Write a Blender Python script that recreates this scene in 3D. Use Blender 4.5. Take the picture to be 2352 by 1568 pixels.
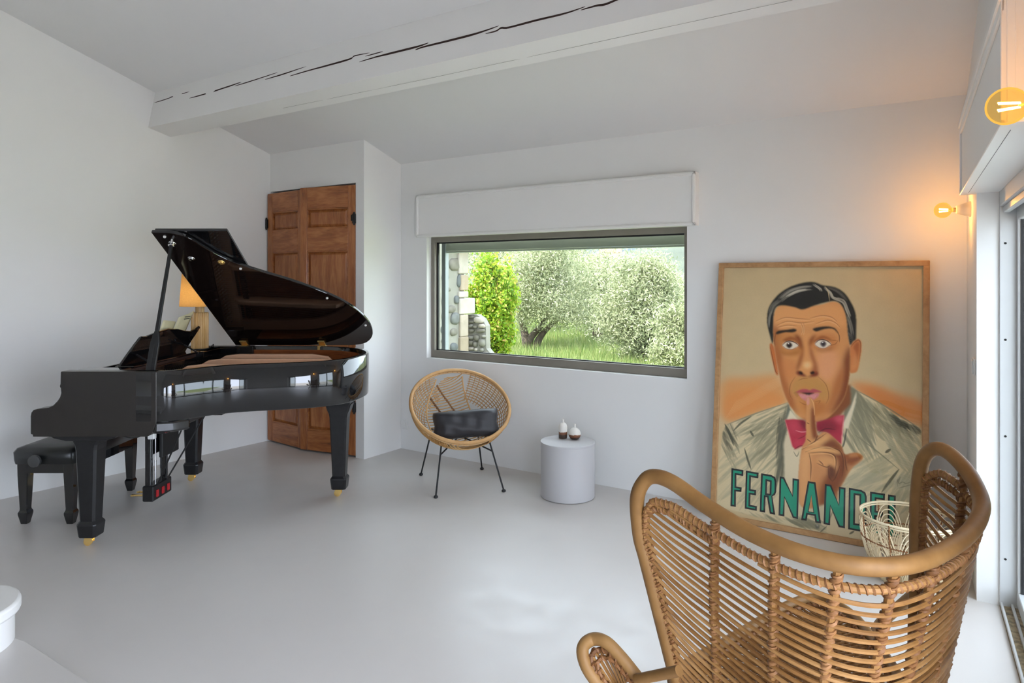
import bpy, bmesh, math, random
import numpy as np
from mathutils import Vector, Matrix
random.seed(7); rng = np.random.default_rng(11)
for o in list(bpy.data.objects): bpy.data.objects.remove(o)
SC = bpy.context.scene
COL = SC.collection

# ------------------------------------------------------------------ camera
F, CX, HY, CAMH = 1570.0, 1176.0, 639.0, 1.5
YAW = math.atan2(1570, 2377)
SN, CS = math.sin(YAW), math.cos(YAW)
cd = bpy.data.cameras.new('camera'); cam = bpy.data.objects.new('camera', cd); COL.objects.link(cam)
cam.location = (0, 0, CAMH); cam.rotation_euler = (math.pi/2, 0, YAW)
cd.sensor_width = 36.0; cd.sensor_fit = 'HORIZONTAL'; cd.lens = 36.0*F/2352
cd.shift_y = -(784-HY)/2352; cd.clip_start = 0.02; cd.clip_end = 2000
SC.camera = cam

# ------------------------------------------------------------------ world, sun, exposure
wd = bpy.data.worlds.new('sky'); SC.world = wd; wd.use_nodes = True
bg = wd.node_tree.nodes['Background']
bg.inputs['Color'].default_value = (0.76, 0.84, 1.0, 1); bg.inputs['Strength'].default_value = 12.2
sd = bpy.data.lights.new('sun', 'SUN'); sun = bpy.data.objects.new('sun', sd); COL.objects.link(sun)
sd.energy = 26.0; sd.color = (1, .95, .86); sd.angle = math.radians(1.0)
sun.rotation_euler = Vector((0.30, 0.62, -0.95)).to_track_quat('-Z', 'Y').to_euler()
vs = SC.view_settings
vs.view_transform = 'Standard'; vs.look = 'None'; vs.gamma = 1.0; vs.use_curve_mapping = False
vs.exposure = 0.16

# ------------------------------------------------------------------ room dimensions
def rx(y): return 0.051 + 0.055*(3.85-y)          # inner face of the wall with the sliding door
def lx(y): return -5.366 - 0.042*(4.002-y)        # inner face of the left wall
RIDGE = -1.2; FRONT = -4.5; BACK = 4.497
def cz(y):
    if y >= RIDGE: return 2.507 + 0.3205*(BACK-y)
    return 2.507 + 0.3205*(BACK-RIDGE) - 0.32*(RIDGE-y)
DOORS = [(2.19, 3.85), (-0.25, 1.45), (-3.0, -1.2)]   # openings in the right wall
for k, (y0, y1) in enumerate(DOORS + ['w']  if False else DOORS):
    ld = bpy.data.lights.new('daylight_portal', 'AREA'); lo = bpy.data.objects.new('daylight_portal', ld); COL.objects.link(lo)
    ld.shape = 'RECTANGLE'; ld.size = (y1-y0); ld.size_y = 1.9; ld.cycles.is_portal = True
    lo.location = (rx((y0+y1)/2)+.34, (y0+y1)/2, .95)
    lo.rotation_euler = Matrix(((0,0,1),(1,0,0),(0,1,0))).to_euler()   # local -Z looks to -X
ld = bpy.data.lights.new('daylight_portal', 'AREA'); lo = bpy.data.objects.new('daylight_portal', ld); COL.objects.link(lo)
ld.shape = 'RECTANGLE'; ld.size = 2.3; ld.size_y = 1.0; ld.cycles.is_portal = True
lo.location = (-2.7, BACK+.24, 1.35); lo.rotation_euler = (math.radians(-90), 0, 0)

# ------------------------------------------------------------------ helpers: pixels, tags, meshes
def ray(px, py):
    u = (px-CX)/F; v = -(py-HY)/F
    return Vector((u*CS-SN, u*SN+CS, v))
def at_z(px, py, z):
    d = ray(px, py); t = (z-CAMH)/d.z; return Vector((d.x*t, d.y*t, z))
def at_y(px, py, y):
    d = ray(px, py); t = y/d.y; return Vector((d.x*t, y, CAMH+d.z*t))
def W(X, Z, z=0.0): return Vector((X*CS-Z*SN, X*SN+Z*CS, z))
def cf(px, py, Z): return Vector(((px-CX)/F*Z, Z, CAMH-(py-HY)/F*Z))       # pixel + depth, camera aligned frame
def cfz(px, py, z):
    Z = (CAMH-z)*F/(py-HY); return Vector(((px-CX)/F*Z, Z, z))

def tag(o, label=None, cat=None, group=None, kind=None):
    if label: o['label'] = label
    if cat: o['category'] = cat
    if group: o['group'] = group
    if kind: o['kind'] = kind
    return o
def empty(name, loc=(0,0,0), rz=0.0, label=None, cat=None, group=None, kind=None):
    o = bpy.data.objects.new(name, None); COL.objects.link(o); o.empty_display_size = .1
    o.location = loc; o.rotation_euler = (0, 0, rz); return tag(o, label, cat, group, kind)

class MB:
    def __init__(s): s.v = []; s.f = []; s.m = []
    def add(s, vs, fs, mi=0):
        b = len(s.v); s.v += [tuple(p) for p in vs]; s.f += [tuple(b+i for i in f) for f in fs]; s.m += [mi]*len(fs); return s
    def box(s, x0, x1, y0, y1, z0, z1, M=None, mi=0):
        p = [Vector(q) for q in ((x0,y0,z0),(x1,y0,z0),(x1,y1,z0),(x0,y1,z0),(x0,y0,z1),(x1,y0,z1),(x1,y1,z1),(x0,y1,z1))]
        if M is not None: p = [M @ q for q in p]
        return s.add(p, [(3,2,1,0),(4,5,6,7),(0,1,5,4),(1,2,6,5),(2,3,7,6),(3,0,4,7)], mi)
    def hexa(s, bot, top, mi=0):
        return s.add(list(bot)+list(top), [(3,2,1,0),(4,5,6,7),(0,1,5,4),(1,2,6,5),(2,3,7,6),(3,0,4,7)], mi)
    def bbox(s, x0, x1, y0, y1, z0, z1, b=.005, M=None, mi=0):      # bevelled box
        xs = ((x0, x1), (y0, y1), (z0, z1)); vs = []; idx = {}
        for i in (0,1):
            for j in (0,1):
                for k in (0,1):
                    c = [xs[0][i], xs[1][j], xs[2][k]]; sg = [1-2*i, 1-2*j, 1-2*k]
                    for a in range(3):
                        p = [c[q] + (0 if q == a else sg[q]*b) for q in range(3)]
                        idx[(i,j,k,a)] = len(vs); vs.append(Vector(p))
        if M is not None: vs = [M @ q for q in vs]
        fs = []
        for a in range(3):
            o1, o2 = [(1,2),(2,0),(0,1)][a]
            for sd_ in (0,1):
                q = []
                for (p1, p2) in ((0,0),(1,0),(1,1),(0,1)):
                    c = [0,0,0]; c[a] = sd_; c[o1] = p1; c[o2] = p2; q.append(idx[(*c, a)])
                fs.append(tuple(q if sd_ else q[::-1]))
            for p1 in (0,1):
                for p2 in (0,1):
                    c0 = [0,0,0]; c1 = [0,0,0]; c0[a] = 0; c1[a] = 1
                    for c in (c0, c1): c[o1] = p1; c[o2] = p2
                    q = [idx[(*c0,o1)], idx[(*c0,o2)], idx[(*c1,o2)], idx[(*c1,o1)]]
                    fs.append(tuple(q if (p1 == p2) == False else q[::-1]))
        for i in (0,1):
            for j in (0,1):
                for k in (0,1):
                    q = [idx[(i,j,k,a)] for a in range(3)]
                    fs.append(tuple(q if (i+j+k) % 2 else q[::-1]))
        return s.add(vs, fs, mi)
    def prism(s, poly, z0, z1, M=None, mi=0, mi_side=None):
        n = len(poly); p = [Vector((a, b, z0)) for a, b in poly] + [Vector((a, b, z1)) for a, b in poly]
        if M is not None: p = [M @ q for q in p]
        s.add(p, [tuple(range(n))[::-1], tuple(range(n, 2*n))], mi)
        return s.add(p, [(i, (i+1) % n, n+(i+1) % n, n+i) for i in range(n)], mi if mi_side is None else mi_side)
    def tube(s, pts, r, seg=8, closed=False, mi=0, flat=None):
        pts = [Vector(p) for p in pts]; n = len(pts)
        if n < 2: return s
        R = r if hasattr(r, '__len__') else [r]*n
        T = []
        for i in range(n):
            if closed: t = pts[(i+1) % n]-pts[i-1]
            else: t = pts[min(i+1, n-1)]-pts[max(i-1, 0)]
            T.append(t.normalized() if t.length > 1e-9 else Vector((0,0,1)))
        N = T[0].orthogonal().normalized()
        if flat is not None:
            N = (Vector(flat)-T[0]*T[0].dot(Vector(flat))).normalized()
        vs = []
        for i in range(n):
            N = (N - T[i]*N.dot(T[i]))
            N = N.normalized() if N.length > 1e-6 else T[i].orthogonal().normalized()
            B = T[i].cross(N)
            for k in range(seg):
                a = 2*math.pi*k/seg
                vs.append(pts[i] + (N*math.cos(a)+B*math.sin(a))*R[i])
        fs = []
        for i in range(n if closed else n-1):
            j = (i+1) % n
            for k in range(seg):
                l = (k+1) % seg; fs.append((i*seg+k, i*seg+l, j*seg+l, j*seg+k))
        if not closed: fs += [tuple(range(seg))[::-1], tuple((n-1)*seg+k for k in range(seg))]
        return s.add(vs, fs, mi)
    def lathe(s, prof, seg=32, M=None, mi=0):
        vs = []; n = len(prof)
        for k in range(seg):
            a = 2*math.pi*k/seg
            for r, z in prof:
                p = Vector((r*math.cos(a), r*math.sin(a), z)); vs.append(M @ p if M is not None else p)
        fs = []
        for k in range(seg):
            l = (k+1) % seg
            for i in range(n-1): fs.append((k*n+i, l*n+i, l*n+i+1, k*n+i+1))
        if prof[0][0] > 1e-6: fs.append(tuple(k*n for k in range(seg))[::-1])
        if prof[-1][0] > 1e-6: fs.append(tuple(k*n+n-1 for k in range(seg)))
        return s.add(vs, fs, mi)
    def grid(s, P, mi=0, closed_u=False):
        nu = len(P); nv = len(P[0]); vs = [p for row in P for p in row]; fs = []
        for i in range(nu if closed_u else nu-1):
            for j in range(nv-1):
                k = (i+1) % nu; fs.append((i*nv+j, k*nv+j, k*nv+j+1, i*nv+j+1))
        return s.add(vs, fs, mi)
    def build(s, name, mats, parent=None, smooth=False, sharp=40, loc=None, bevel=0):
        me = bpy.data.meshes.new(name); me.from_pydata([tuple(v) for v in s.v], [], s.f)
        if not isinstance(mats, (list, tuple)): mats = [mats]
        for m in mats: me.materials.append(m)
        if len(mats) > 1: me.polygons.foreach_set('material_index', s.m)
        bm = bmesh.new(); bm.from_mesh(me); bmesh.ops.remove_doubles(bm, verts=bm.verts, dist=1e-6)
        bmesh.ops.recalc_face_normals(bm, faces=bm.faces); bm.to_mesh(me); bm.free()
        if smooth:
            me.polygons.foreach_set('use_smooth', [True]*len(me.polygons))
            if sharp: me.set_sharp_from_angle(angle=math.radians(sharp))
        me.update()
        o = bpy.data.objects.new(name, me); COL.objects.link(o)
        if parent: o.parent = parent
        if loc is not None: o.location = loc
        if bevel:
            b = o.modifiers.new('bevel', 'BEVEL'); b.width = bevel; b.segments = 2; b.limit_method = 'ANGLE'; b.angle_limit = math.radians(40)
        return o
def share(src, name, parent, loc=(0,0,0), rot=(0,0,0), scale=(1,1,1)):
    o = src.copy(); o.name = name; COL.objects.link(o); o.parent = parent
    o.location = loc; o.rotation_euler = rot; o.scale = scale; return o
def cr(pts, n=8, closed=False):           # Catmull-Rom through points
    P = [Vector(p) for p in pts]; out = []; m = len(P)
    for i in range(m if closed else m-1):
        if closed: a, b, c, d = P[i-1], P[i], P[(i+1) % m], P[(i+2) % m]
        else: a, b, c, d = P[max(i-1,0)], P[i], P[i+1], P[min(i+2, m-1)]
        for k in range(n):
            t = k/n
            out.append(.5*((2*b)+(c-a)*t+(2*a-5*b+4*c-d)*t*t+(3*b-a-3*c+d)*t**3))
    if not closed: out.append(P[-1])
    return out

# ------------------------------------------------------------------ materials
MATS = {}
class NT:
    def __init__(s, name):
        s.m = bpy.data.materials.new(name); s.m.use_nodes = True; s.n = s.m.node_tree.nodes; s.l = s.m.node_tree.links
        s.b = s.n['Principled BSDF']; s.out = s.n['Material Output']
    def new(s, t, **kw):
        n = s.n.new(t)
        for k, v in kw.items(): setattr(n, k, v)
        return n
    def link(s, a, b): s.l.new(a, b)
    def coord(s, kind='Object', scale=(1,1,1), rot=(0,0,0)):
        tc = s.new('ShaderNodeTexCoord'); mp = s.new('ShaderNodeMapping'); s.link(tc.outputs[kind], mp.inputs['Vector'])
        mp.inputs['Scale'].default_value = scale; mp.inputs['Rotation'].default_value = rot; return mp.outputs['Vector']
    def noise(s, vec, scale=5, detail=4, rough=.55, dist=0):
        n = s.new('ShaderNodeTexNoise'); s.link(vec, n.inputs['Vector'])
        n.inputs['Scale'].default_value = scale; n.inputs['Detail'].default_value = detail
        n.inputs['Roughness'].default_value = rough; n.inputs['Distortion'].default_value = dist; return n.outputs['Fac']
    def ramp(s, fac, stops):
        r = s.new('ShaderNodeValToRGB'); s.link(fac, r.inputs['Fac']); e = r.color_ramp.elements
        while len(e) < len(stops): e.new(.5)
        for q, (p, c) in zip(e, stops): q.position = p; q.color = (*c, 1) if len(c) == 3 else c
        return r.outputs['Color']
    def bump(s, fac, strength=.2, dist=.01):
        b = s.new('ShaderNodeBump'); s.link(fac, b.inputs['Height']); b.inputs['Strength'].default_value = strength
        b.inputs['Distance'].default_value = dist; s.link(b.outputs['Normal'], s.b.inputs['Normal']); return b
    def set(s, **kw):
        for k, v in kw.items():
            i = s.b.inputs[k.replace('_', ' ')]
            i.default_value = (*v, 1) if hasattr(v, '__len__') and len(v) == 3 and i.type == 'RGBA' else v
        return s
def plain(name, col, rough=.5, metal=0.0, coat=0.0, noise=0.0, nscale=30, spec=.5, bump=0.0, bscale=60, sheen=0.0):
    t = NT(name); t.set(Base_Color=col, Roughness=rough, Metallic=metal)
    t.b.inputs['Coat Weight'].default_value = coat; t.b.inputs['Coat Roughness'].default_value = .03
    t.b.inputs['Specular IOR Level'].default_value = spec
    v = t.coord()
    if noise:
        f = t.noise(v, nscale); a = [max(0, c*(1-noise)) for c in col]; b = [min(1, c*(1+noise)) for c in col]
        t.link(t.ramp(f, [(.3, a), (.7, b)]), t.b.inputs['Base Color'])
    if bump: t.bump(t.noise(v, bscale), bump, .003)
    MATS[name] = t.m; return t.m
def wood(name, c0, c1, c2, scale=(1,1,1), rough=.45, coat=0.0, ns=3.0, rot=(0,0,0), bump=.08):
    t = NT(name); v = t.coord('Object', scale, rot)
    f = t.noise(v, ns, 6, .6, 1.2); g = t.noise(v, ns*7, 3, .5)
    mx = t.new('ShaderNodeMath', operation='MULTIPLY_ADD'); t.link(g, mx.inputs[0]); mx.inputs[1].default_value = .35; t.link(f, mx.inputs[2])
    t.link(t.ramp(mx.outputs[0], [(.38, c0), (.62, c1), (.85, c2)]), t.b.inputs['Base Color'])
    t.set(Roughness=rough); t.b.inputs['Coat Weight'].default_value = coat; t.bump(mx.outputs[0], bump, .002)
    MATS[name] = t.m; return t.m
def glass(name, tint=(1,1,1), ior=1.5, rough=0.0, gloss=1.0):
    t = NT(name); t.n.remove(t.b)
    tr = t.new('ShaderNodeBsdfTransparent'); tr.inputs['Color'].default_value = (*tint, 1)
    gl = t.new('ShaderNodeBsdfGlossy'); gl.inputs['Roughness'].default_value = rough; gl.inputs['Color'].default_value = (gloss, gloss, gloss, 1)
    lw = t.new('ShaderNodeLayerWeight'); lw.inputs['Blend'].default_value = .5; f0 = ((ior-1)/(ior+1))**2
    pw_ = t.new('ShaderNodeMath', operation='POWER'); t.link(lw.outputs['Facing'], pw_.inputs[0]); pw_.inputs[1].default_value = 5.0
    fr = t.new('ShaderNodeMath', operation='MULTIPLY_ADD'); t.link(pw_.outputs[0], fr.inputs[0]); fr.inputs[1].default_value = 1-f0; fr.inputs[2].default_value = f0
    mx = t.new('ShaderNodeMixShader'); t.link(fr.outputs[0], mx.inputs[0]); t.link(tr.outputs[0], mx.inputs[1]); t.link(gl.outputs[0], mx.inputs[2])
    t.link(mx.outputs[0], t.out.inputs['Surface']); MATS[name] = t.m; return t.m
def emit(name, col, strength):
    t = NT(name); t.n.remove(t.b); e = t.new('ShaderNodeEmission'); e.inputs['Color'].default_value = (*col, 1); e.inputs['Strength'].default_value = strength
    t.link(e.outputs[0], t.out.inputs['Surface']); MATS[name] = t.m; return t.m

def plaster(name, col, rough=.75, bump=.12):
    t = NT(name); v = t.coord('Object'); f = t.noise(v, 1.3, 5, .6); g = t.noise(v, 35, 3, .6)
    t.link(t.ramp(f, [(.25, [c*.97 for c in col]), (.75, col)]), t.b.inputs['Base Color'])
    t.set(Roughness=rough); t.bump(g, bump, .002); MATS[name] = t.m; return t.m
M_wall = plaster('white plaster', (.83, .825, .81))
M_ceil = plaster('white ceiling paint', (.80, .795, .785))
M_beam = plaster('white painted beam', (.82, .81, .79), .6, .3)
M_trim = plain('white trim paint', (.83, .82, .80), .45)
def floor_mat():
    t = NT('pale polished concrete'); v = t.coord('Object'); f = t.noise(v, .8, 4, .5); g = t.noise(v, 6, 3, .5)
    t.link(t.ramp(f, [(.3, (.61, .58, .555)), (.7, (.66, .63, .605))]), t.b.inputs['Base Color'])
    t.link(t.ramp(g, [(.3, (.28,)*3), (.7, (.40,)*3)]), t.b.inputs['Roughness'])
    return t.m
M_floor = floor_mat()
def piano_black():
    t = NT('black piano lacquer'); t.set(Base_Color=(.006, .006, .007), Roughness=.04)
    t.b.inputs['Specular IOR Level'].default_value = .6; t.b.inputs['Coat Weight'].default_value = .6; t.b.inputs['Coat Roughness'].default_value = .015
    v = t.coord(); t.bump(t.noise(v, 7, 2), .012, .01); return t.m
M_pblack = piano_black()
def piano_arm():
    t = NT('black lacquer with fine scuffs'); v = t.coord(); g = t.noise(v, 140, 4, .6)
    t.set(Base_Color=(.016, .013, .011)); t.link(t.ramp(g, [(.35, (.17,)*3), (.75, (.27,)*3)]), t.b.inputs['Roughness'])  # slightly brown base colour stands in for the warm room's reflection
    t.b.inputs['Specular IOR Level'].default_value = .6; t.bump(g, .006, .002); return t.m
M_parm = piano_arm()
M_psatin = plain('satin black', (.010, .010, .011), .32, noise=.3, spec=.45)
M_pmatte = plain('matte black', (.012, .012, .012), .6)
M_lidin = plain('dark lacquer lid underside', (.010, .006, .005), .05, spec=.65, coat=.3)
M_mahog = wood('mahogany inner rim', (.13, .035, .012), (.26, .075, .022), (.34, .11, .035), (1, 1, 14), .25, .5)
M_plate = plain('copper gold iron plate', (.86, .52, .33), .36, .15, noise=.06, nscale=8)
M_brass = plain('polished brass', (.90, .62, .22), .24, .75)
M_chrome = plain('polished chrome', (.75, .75, .77), .12, 1.0)
M_felt = plain('red felt', (.45, .015, .02), .9)
M_brownfelt = plain('dark brown action rail', (.05, .022, .015), .4)
M_wire = plain('steel strings', (.55, .5, .45), .3, 1.0)
M_paper = plain('aged sheet music paper', (.72, .66, .42), .8, noise=.06, nscale=12)
M_ink = plain('black print', (.02, .02, .02), .7)
M_plastic = plain('white plastic', (.78, .78, .76), .35)
M_dark = plain('dark socket', (.03, .03, .03), .5)
M_door = wood('reddish brown door wood', (.11, .028, .006), (.29, .088, .019), (.43, .165, .048), (6, 6, .9), .38, .15, 2.2)
M_door2 = wood('reddish brown door wood cross grain', (.12, .032, .008), (.31, .097, .022), (.45, .175, .052), (.9, 6, 6), .38, .15, 2.2)
M_iron = plain('black iron', (.015, .014, .013), .5, .4)
M_blackmetal = plain('black powder coated metal', (.012, .012, .013), .45)
M_leather = plain('dark slate leather', (.026, .025, .029), .52, noise=.15, nscale=9, bump=.15, bscale=160)
M_drum = plain('light grey painted drum', (.52, .51, .52), .45)
M_oak = wood('pale oak frame', (.28, .135, .052), (.41, .22, .09), (.50, .29, .13), (2, 2, 2), .45, 0, 4)
M_alu = plain('bronze grey aluminium', (.25, .225, .19), .42, .2, noise=.08, nscale=5)
M_gasket = plain('black rubber gasket', (.008, .008, .009), .5)
M_slat = plain('pale green grey shutter slat', (.80, .84, .72), .5)
M_guide = plain('white shutter guide rail', (.34, .37, .39), .35)
M_pvc = plain('white grey door frame', (.60, .61, .61), .35, .1)
M_glass = glass('lightly tinted door glass', (.70, .72, .71), 1.45)
M_wglass = glass('tinted picture window glass', (.66, .68, .66), 1.33)
M_pglass = glass('acrylic poster glazing', (.985, .98, .97), 1.28, .0)
def bulb_mat():
    t = NT('glowing amber bulb glass'); t.n.remove(t.b)
    tr = t.new('ShaderNodeBsdfTransparent'); tr.inputs['Color'].default_value = (1.0, .86, .55, 1)
    em = t.new('ShaderNodeEmission'); em.inputs['Color'].default_value = (1.0, .58, .13, 1); em.inputs['Strength'].default_value = 1.0
    lw = t.new('ShaderNodeFresnel'); lw.inputs['IOR'].default_value = 1.12
    ma = t.new('ShaderNodeMath', operation='MULTIPLY_ADD'); t.link(lw.outputs[0], ma.inputs[0]); ma.inputs[1].default_value = .8; ma.inputs[2].default_value = .16
    mx = t.new('ShaderNodeMixShader'); t.link(ma.outputs[0], mx.inputs[0]); t.link(tr.outputs[0], mx.inputs[1]); t.link(em.outputs[0], mx.inputs[2])
    t.link(mx.outputs[0], t.out.inputs['Surface']); return t.m
M_bulb = bulb_mat()
M_fil = emit('glowing filament', (1.0, .56, .12), 55.0)
M_sconce = plain('cream white sconce cone', (.72, .67, .58), .5)
M_dirt = plain('dusty track floor', (.26, .20, .12), .9, noise=.6, nscale=40)
def rattan(name, c0, c1, c2, scale=40):
    t = NT(name); v = t.coord('Object'); f = t.noise(v, scale, 4, .6); g = t.noise(v, 6, 3, .6)
    oi = t.new('ShaderNodeObjectInfo'); mx = t.new('ShaderNodeMath', operation='MULTIPLY_ADD'); t.link(oi.outputs['Random'], mx.inputs[0]); mx.inputs[1].default_value = .25
    a = t.new('ShaderNodeMath', operation='ADD'); t.link(f, a.inputs[0]); t.link(g, a.inputs[1])
    b = t.new('ShaderNodeMath', operation='MULTIPLY'); t.link(a.outputs[0], b.inputs[0]); b.inputs[1].default_value = .42
    t.link(b.outputs[0], mx.inputs[2])
    t.link(t.ramp(mx.outputs[0], [(.28, c0), (.52, c1), (.75, c2)]), t.b.inputs['Base Color']); t.set(Roughness=.55); t.b.inputs['Specular IOR Level'].default_value = .3; t.bump(f, .12, .001)
    return t.m
M_pole = rattan('honey rattan pole', (.115, .052, .013), (.205, .102, .029), (.29, .158, .055), 14)
M_cane = rattan('honey cane strand', (.13, .054, .013), (.235, .110, .030), (.33, .175, .061), 30)
M_bind = rattan('dark cane binding', (.09, .036, .012), (.19, .080, .026), (.29, .14, .055), 60)
M_rope = rattan('light rattan hoop', (.42, .22, .085), (.58, .34, .145), (.68, .44, .22), 14)
M_rope2 = rattan('light rattan weave', (.30, .14, .045), (.48, .26, .09), (.60, .36, .15), 30)
M_pale = rattan('pale natural rattan', (.56, .43, .25), (.72, .58, .37), (.82, .70, .49), 30)
M_basketbind = rattan('red brown basket binding', (.16, .06, .022), (.26, .10, .035), (.33, .15, .06), 40)
M_lampwood = wood('ribbed honey wood', (.46, .24, .075), (.62, .37, .13), (.72, .46, .19), (8, 8, 1), .4, .1, 3)
def shade_mat():
    t = NT('woven straw lamp shade'); v = t.coord('Object', (70, 70, 140)); n = t.noise(v, 1.2, 3, .6)
    t.link(t.ramp(n, [(.35, (.50, .31, .10)), (.7, (.74, .52, .22))]), t.b.inputs['Base Color']); t.set(Roughness=.8)
    t.bump(n, .4, .002)
    tl = t.new('ShaderNodeBsdfTranslucent'); tl.inputs['Color'].default_value = (.9, .72, .42, 1)
    mx = t.new('ShaderNodeMixShader'); mx.inputs[0].default_value = .55
    t.link(t.b.outputs[0], mx.inputs[1]); t.link(tl.outputs[0], mx.inputs[2]); t.link(mx.outputs[0], t.out.inputs['Surface']); return t.m
M_shade = shade_mat()
def ceramic(name, lo, hi, zs):
    t = NT(name); tc = t.new('ShaderNodeTexCoord'); sp = t.new('ShaderNodeSeparateXYZ'); t.link(tc.outputs['Object'], sp.inputs[0])
    n = t.noise(tc.outputs['Object'], 90, 3, .7); ad = t.new('ShaderNodeMath', operation='MULTIPLY_ADD'); t.link(n, ad.inputs[0]); ad.inputs[1].default_value = .016; t.link(sp.outputs['Z'], ad.inputs[2])
    mr = t.new('ShaderNodeMapRange'); t.link(ad.outputs[0], mr.inputs['Value']); mr.inputs['From Min'].default_value = 0; mr.inputs['From Max'].default_value = .1
    s = zs/.1
    t.link(t.ramp(mr.outputs[0], [(0, lo), (s-.16, lo), (s-.12, (.16, .06, .03)), (s+.04, (.22, .09, .04)), (s+.07, hi), (1, hi)]), t.b.inputs['Base Color'])
    t.set(Roughness=.35); return t.m

# ------------------------------------------------------------------ room shell
def struct(name, mb, mat, label, cat, **kw):
    return tag(mb.build(name, mat, **kw), label, cat, kind='structure')
m = MB(); ys = [FRONT-.3, BACK+.3]
m.add([(lx(FRONT)-.3, FRONT-.3, 0), (rx(FRONT)+.3, FRONT-.3, 0), (rx(BACK)+.30, BACK+.05, 0), (lx(BACK)-.3, BACK+.05, 0),
       (lx(FRONT)-.3, FRONT-.3, -.2), (rx(FRONT)+.3, FRONT-.3, -.2), (rx(BACK)+.30, BACK+.05, -.2), (lx(BACK)-.3, BACK+.05, -.2)],
      [(0,1,2,3),(7,6,5,4),(0,4,5,1),(1,5,6,2),(2,6,7,3),(3,7,4,0)])
struct('floor', m, M_floor, 'pale grey polished concrete floor of the room', 'floor')
m = MB()
for a, b in ((FRONT-.3, RIDGE), (RIDGE, BACK+.35)):
    x0, x1 = -6.1, 1.0
    m.hexa([(x0,a,cz(a)),(x1,a,cz(a)),(x1,b,cz(b)),(x0,b,cz(b))], [(x0,a,cz(a)+.3),(x1,a,cz(a)+.3),(x1,b,cz(b)+.3),(x0,b,cz(b)+.3)])
struct('ceiling', m, M_ceil, 'white sloping ceiling rising away from the window wall', 'ceiling')
def wallseg(m, fx, y0, y1, z0, z1, out):     # z1 None: up to the ceiling
    t0 = cz(y0)+.02 if z1 is None else z1; t1 = cz(y1)+.02 if z1 is None else z1
    m.hexa([(fx(y0),y0,z0),(fx(y0)+out,y0,z0),(fx(y1)+out,y1,z0),(fx(y1),y1,z0)], [(fx(y0),y0,t0),(fx(y0)+out,y0,t0),(fx(y1)+out,y1,t1),(fx(y1),y1,t1)])
m = MB()
for a, b in ((FRONT, RIDGE), (RIDGE, BACK+.3)): wallseg(m, lx, a, b, -.05, None, -.3)
struct('wall_left', m, M_wall, 'plain white plaster wall behind the grand piano', 'wall')
m = MB(); DTOP = 1.905
rx2 = lambda y: rx(y)+.038
cuts = [FRONT, -3.0, -1.2, RIDGE-1e-4, -.25, 1.45, 2.19, 3.85, BACK+.3]
for a, b in ((FRONT, -3.0), (RIDGE, -.25), (1.45, 2.19)): wallseg(m, rx2, a, b, -.05, None, .262)
wallseg(m, rx, 3.85, BACK+.3, -.05, None, .30)
for a, b in DOORS: wallseg(m, rx if a > 2 else rx2, a, b, DTOP, None, .30 if a > 2 else .262)
struct('wall_right', m, M_wall, 'white plaster wall pierced by the glazed sliding doors', 'wall')
m = MB(); WX0, WX1, WZ0, WZ1 = -3.849, -1.556, .818, 1.872
x0, x1 = -6.0, rx(BACK)+.3
m.box(x0, WX0, BACK, BACK+.16, -.05, cz(BACK)+.02); m.box(WX1, x1, BACK, BACK+.16, -.05, cz(BACK)+.02)
m.box(WX0, WX1, BACK, BACK+.16, -.05, WZ0); m.box(WX0, WX1, BACK, BACK+.16, WZ1, cz(BACK)+.02)
struct('wall_back', m, M_wall, 'white plaster wall holding the wide picture window', 'wall')
m = MB(); m.hexa([(lx(FRONT)-.3,FRONT-.3,-.05),(rx(FRONT)+.3,FRONT-.3,-.05),(rx(FRONT)+.3,FRONT,-.05),(lx(FRONT)-.3,FRONT,-.05)],
                 [(lx(FRONT)-.3,FRONT-.3,3.4),(rx(FRONT)+.3,FRONT-.3,3.4),(rx(FRONT)+.3,FRONT,3.4),(lx(FRONT)-.3,FRONT,3.4)])
struct('wall_front', m, M_wall, 'white wall closing the room behind the camera', 'wall')
# alcove with the old door: header, pilaster and recess
m = MB(); AY = 4.052; AX = -4.147
def sb(m, x0, x1, y0, y1, z0, z1=None):
    t0, t1 = (cz(y0)+.01, cz(y1)+.01) if z1 is None else (z1, z1)
    m.hexa([(x0,y0,z0),(x1,y0,z0),(x1,y1,z0),(x0,y1,z0)], [(x0,y0,t0),(x1,y0,t0),(x1,y1,t1),(x0,y1,t1)])
sb(m, -5.42, -4.243, AY, BACK+.01, 2.30); sb(m, -4.243, AX, AY, BACK+.01, 0); sb(m, -5.42, -5.352, AY, BACK+.01, 0, 2.30); sb(m, -5.42, -4.243, AY+.17, BACK+.01, 0, 2.30)
struct('wall_alcove', m, M_wall, 'white projecting wall corner around the old wooden door', 'wall')

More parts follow.
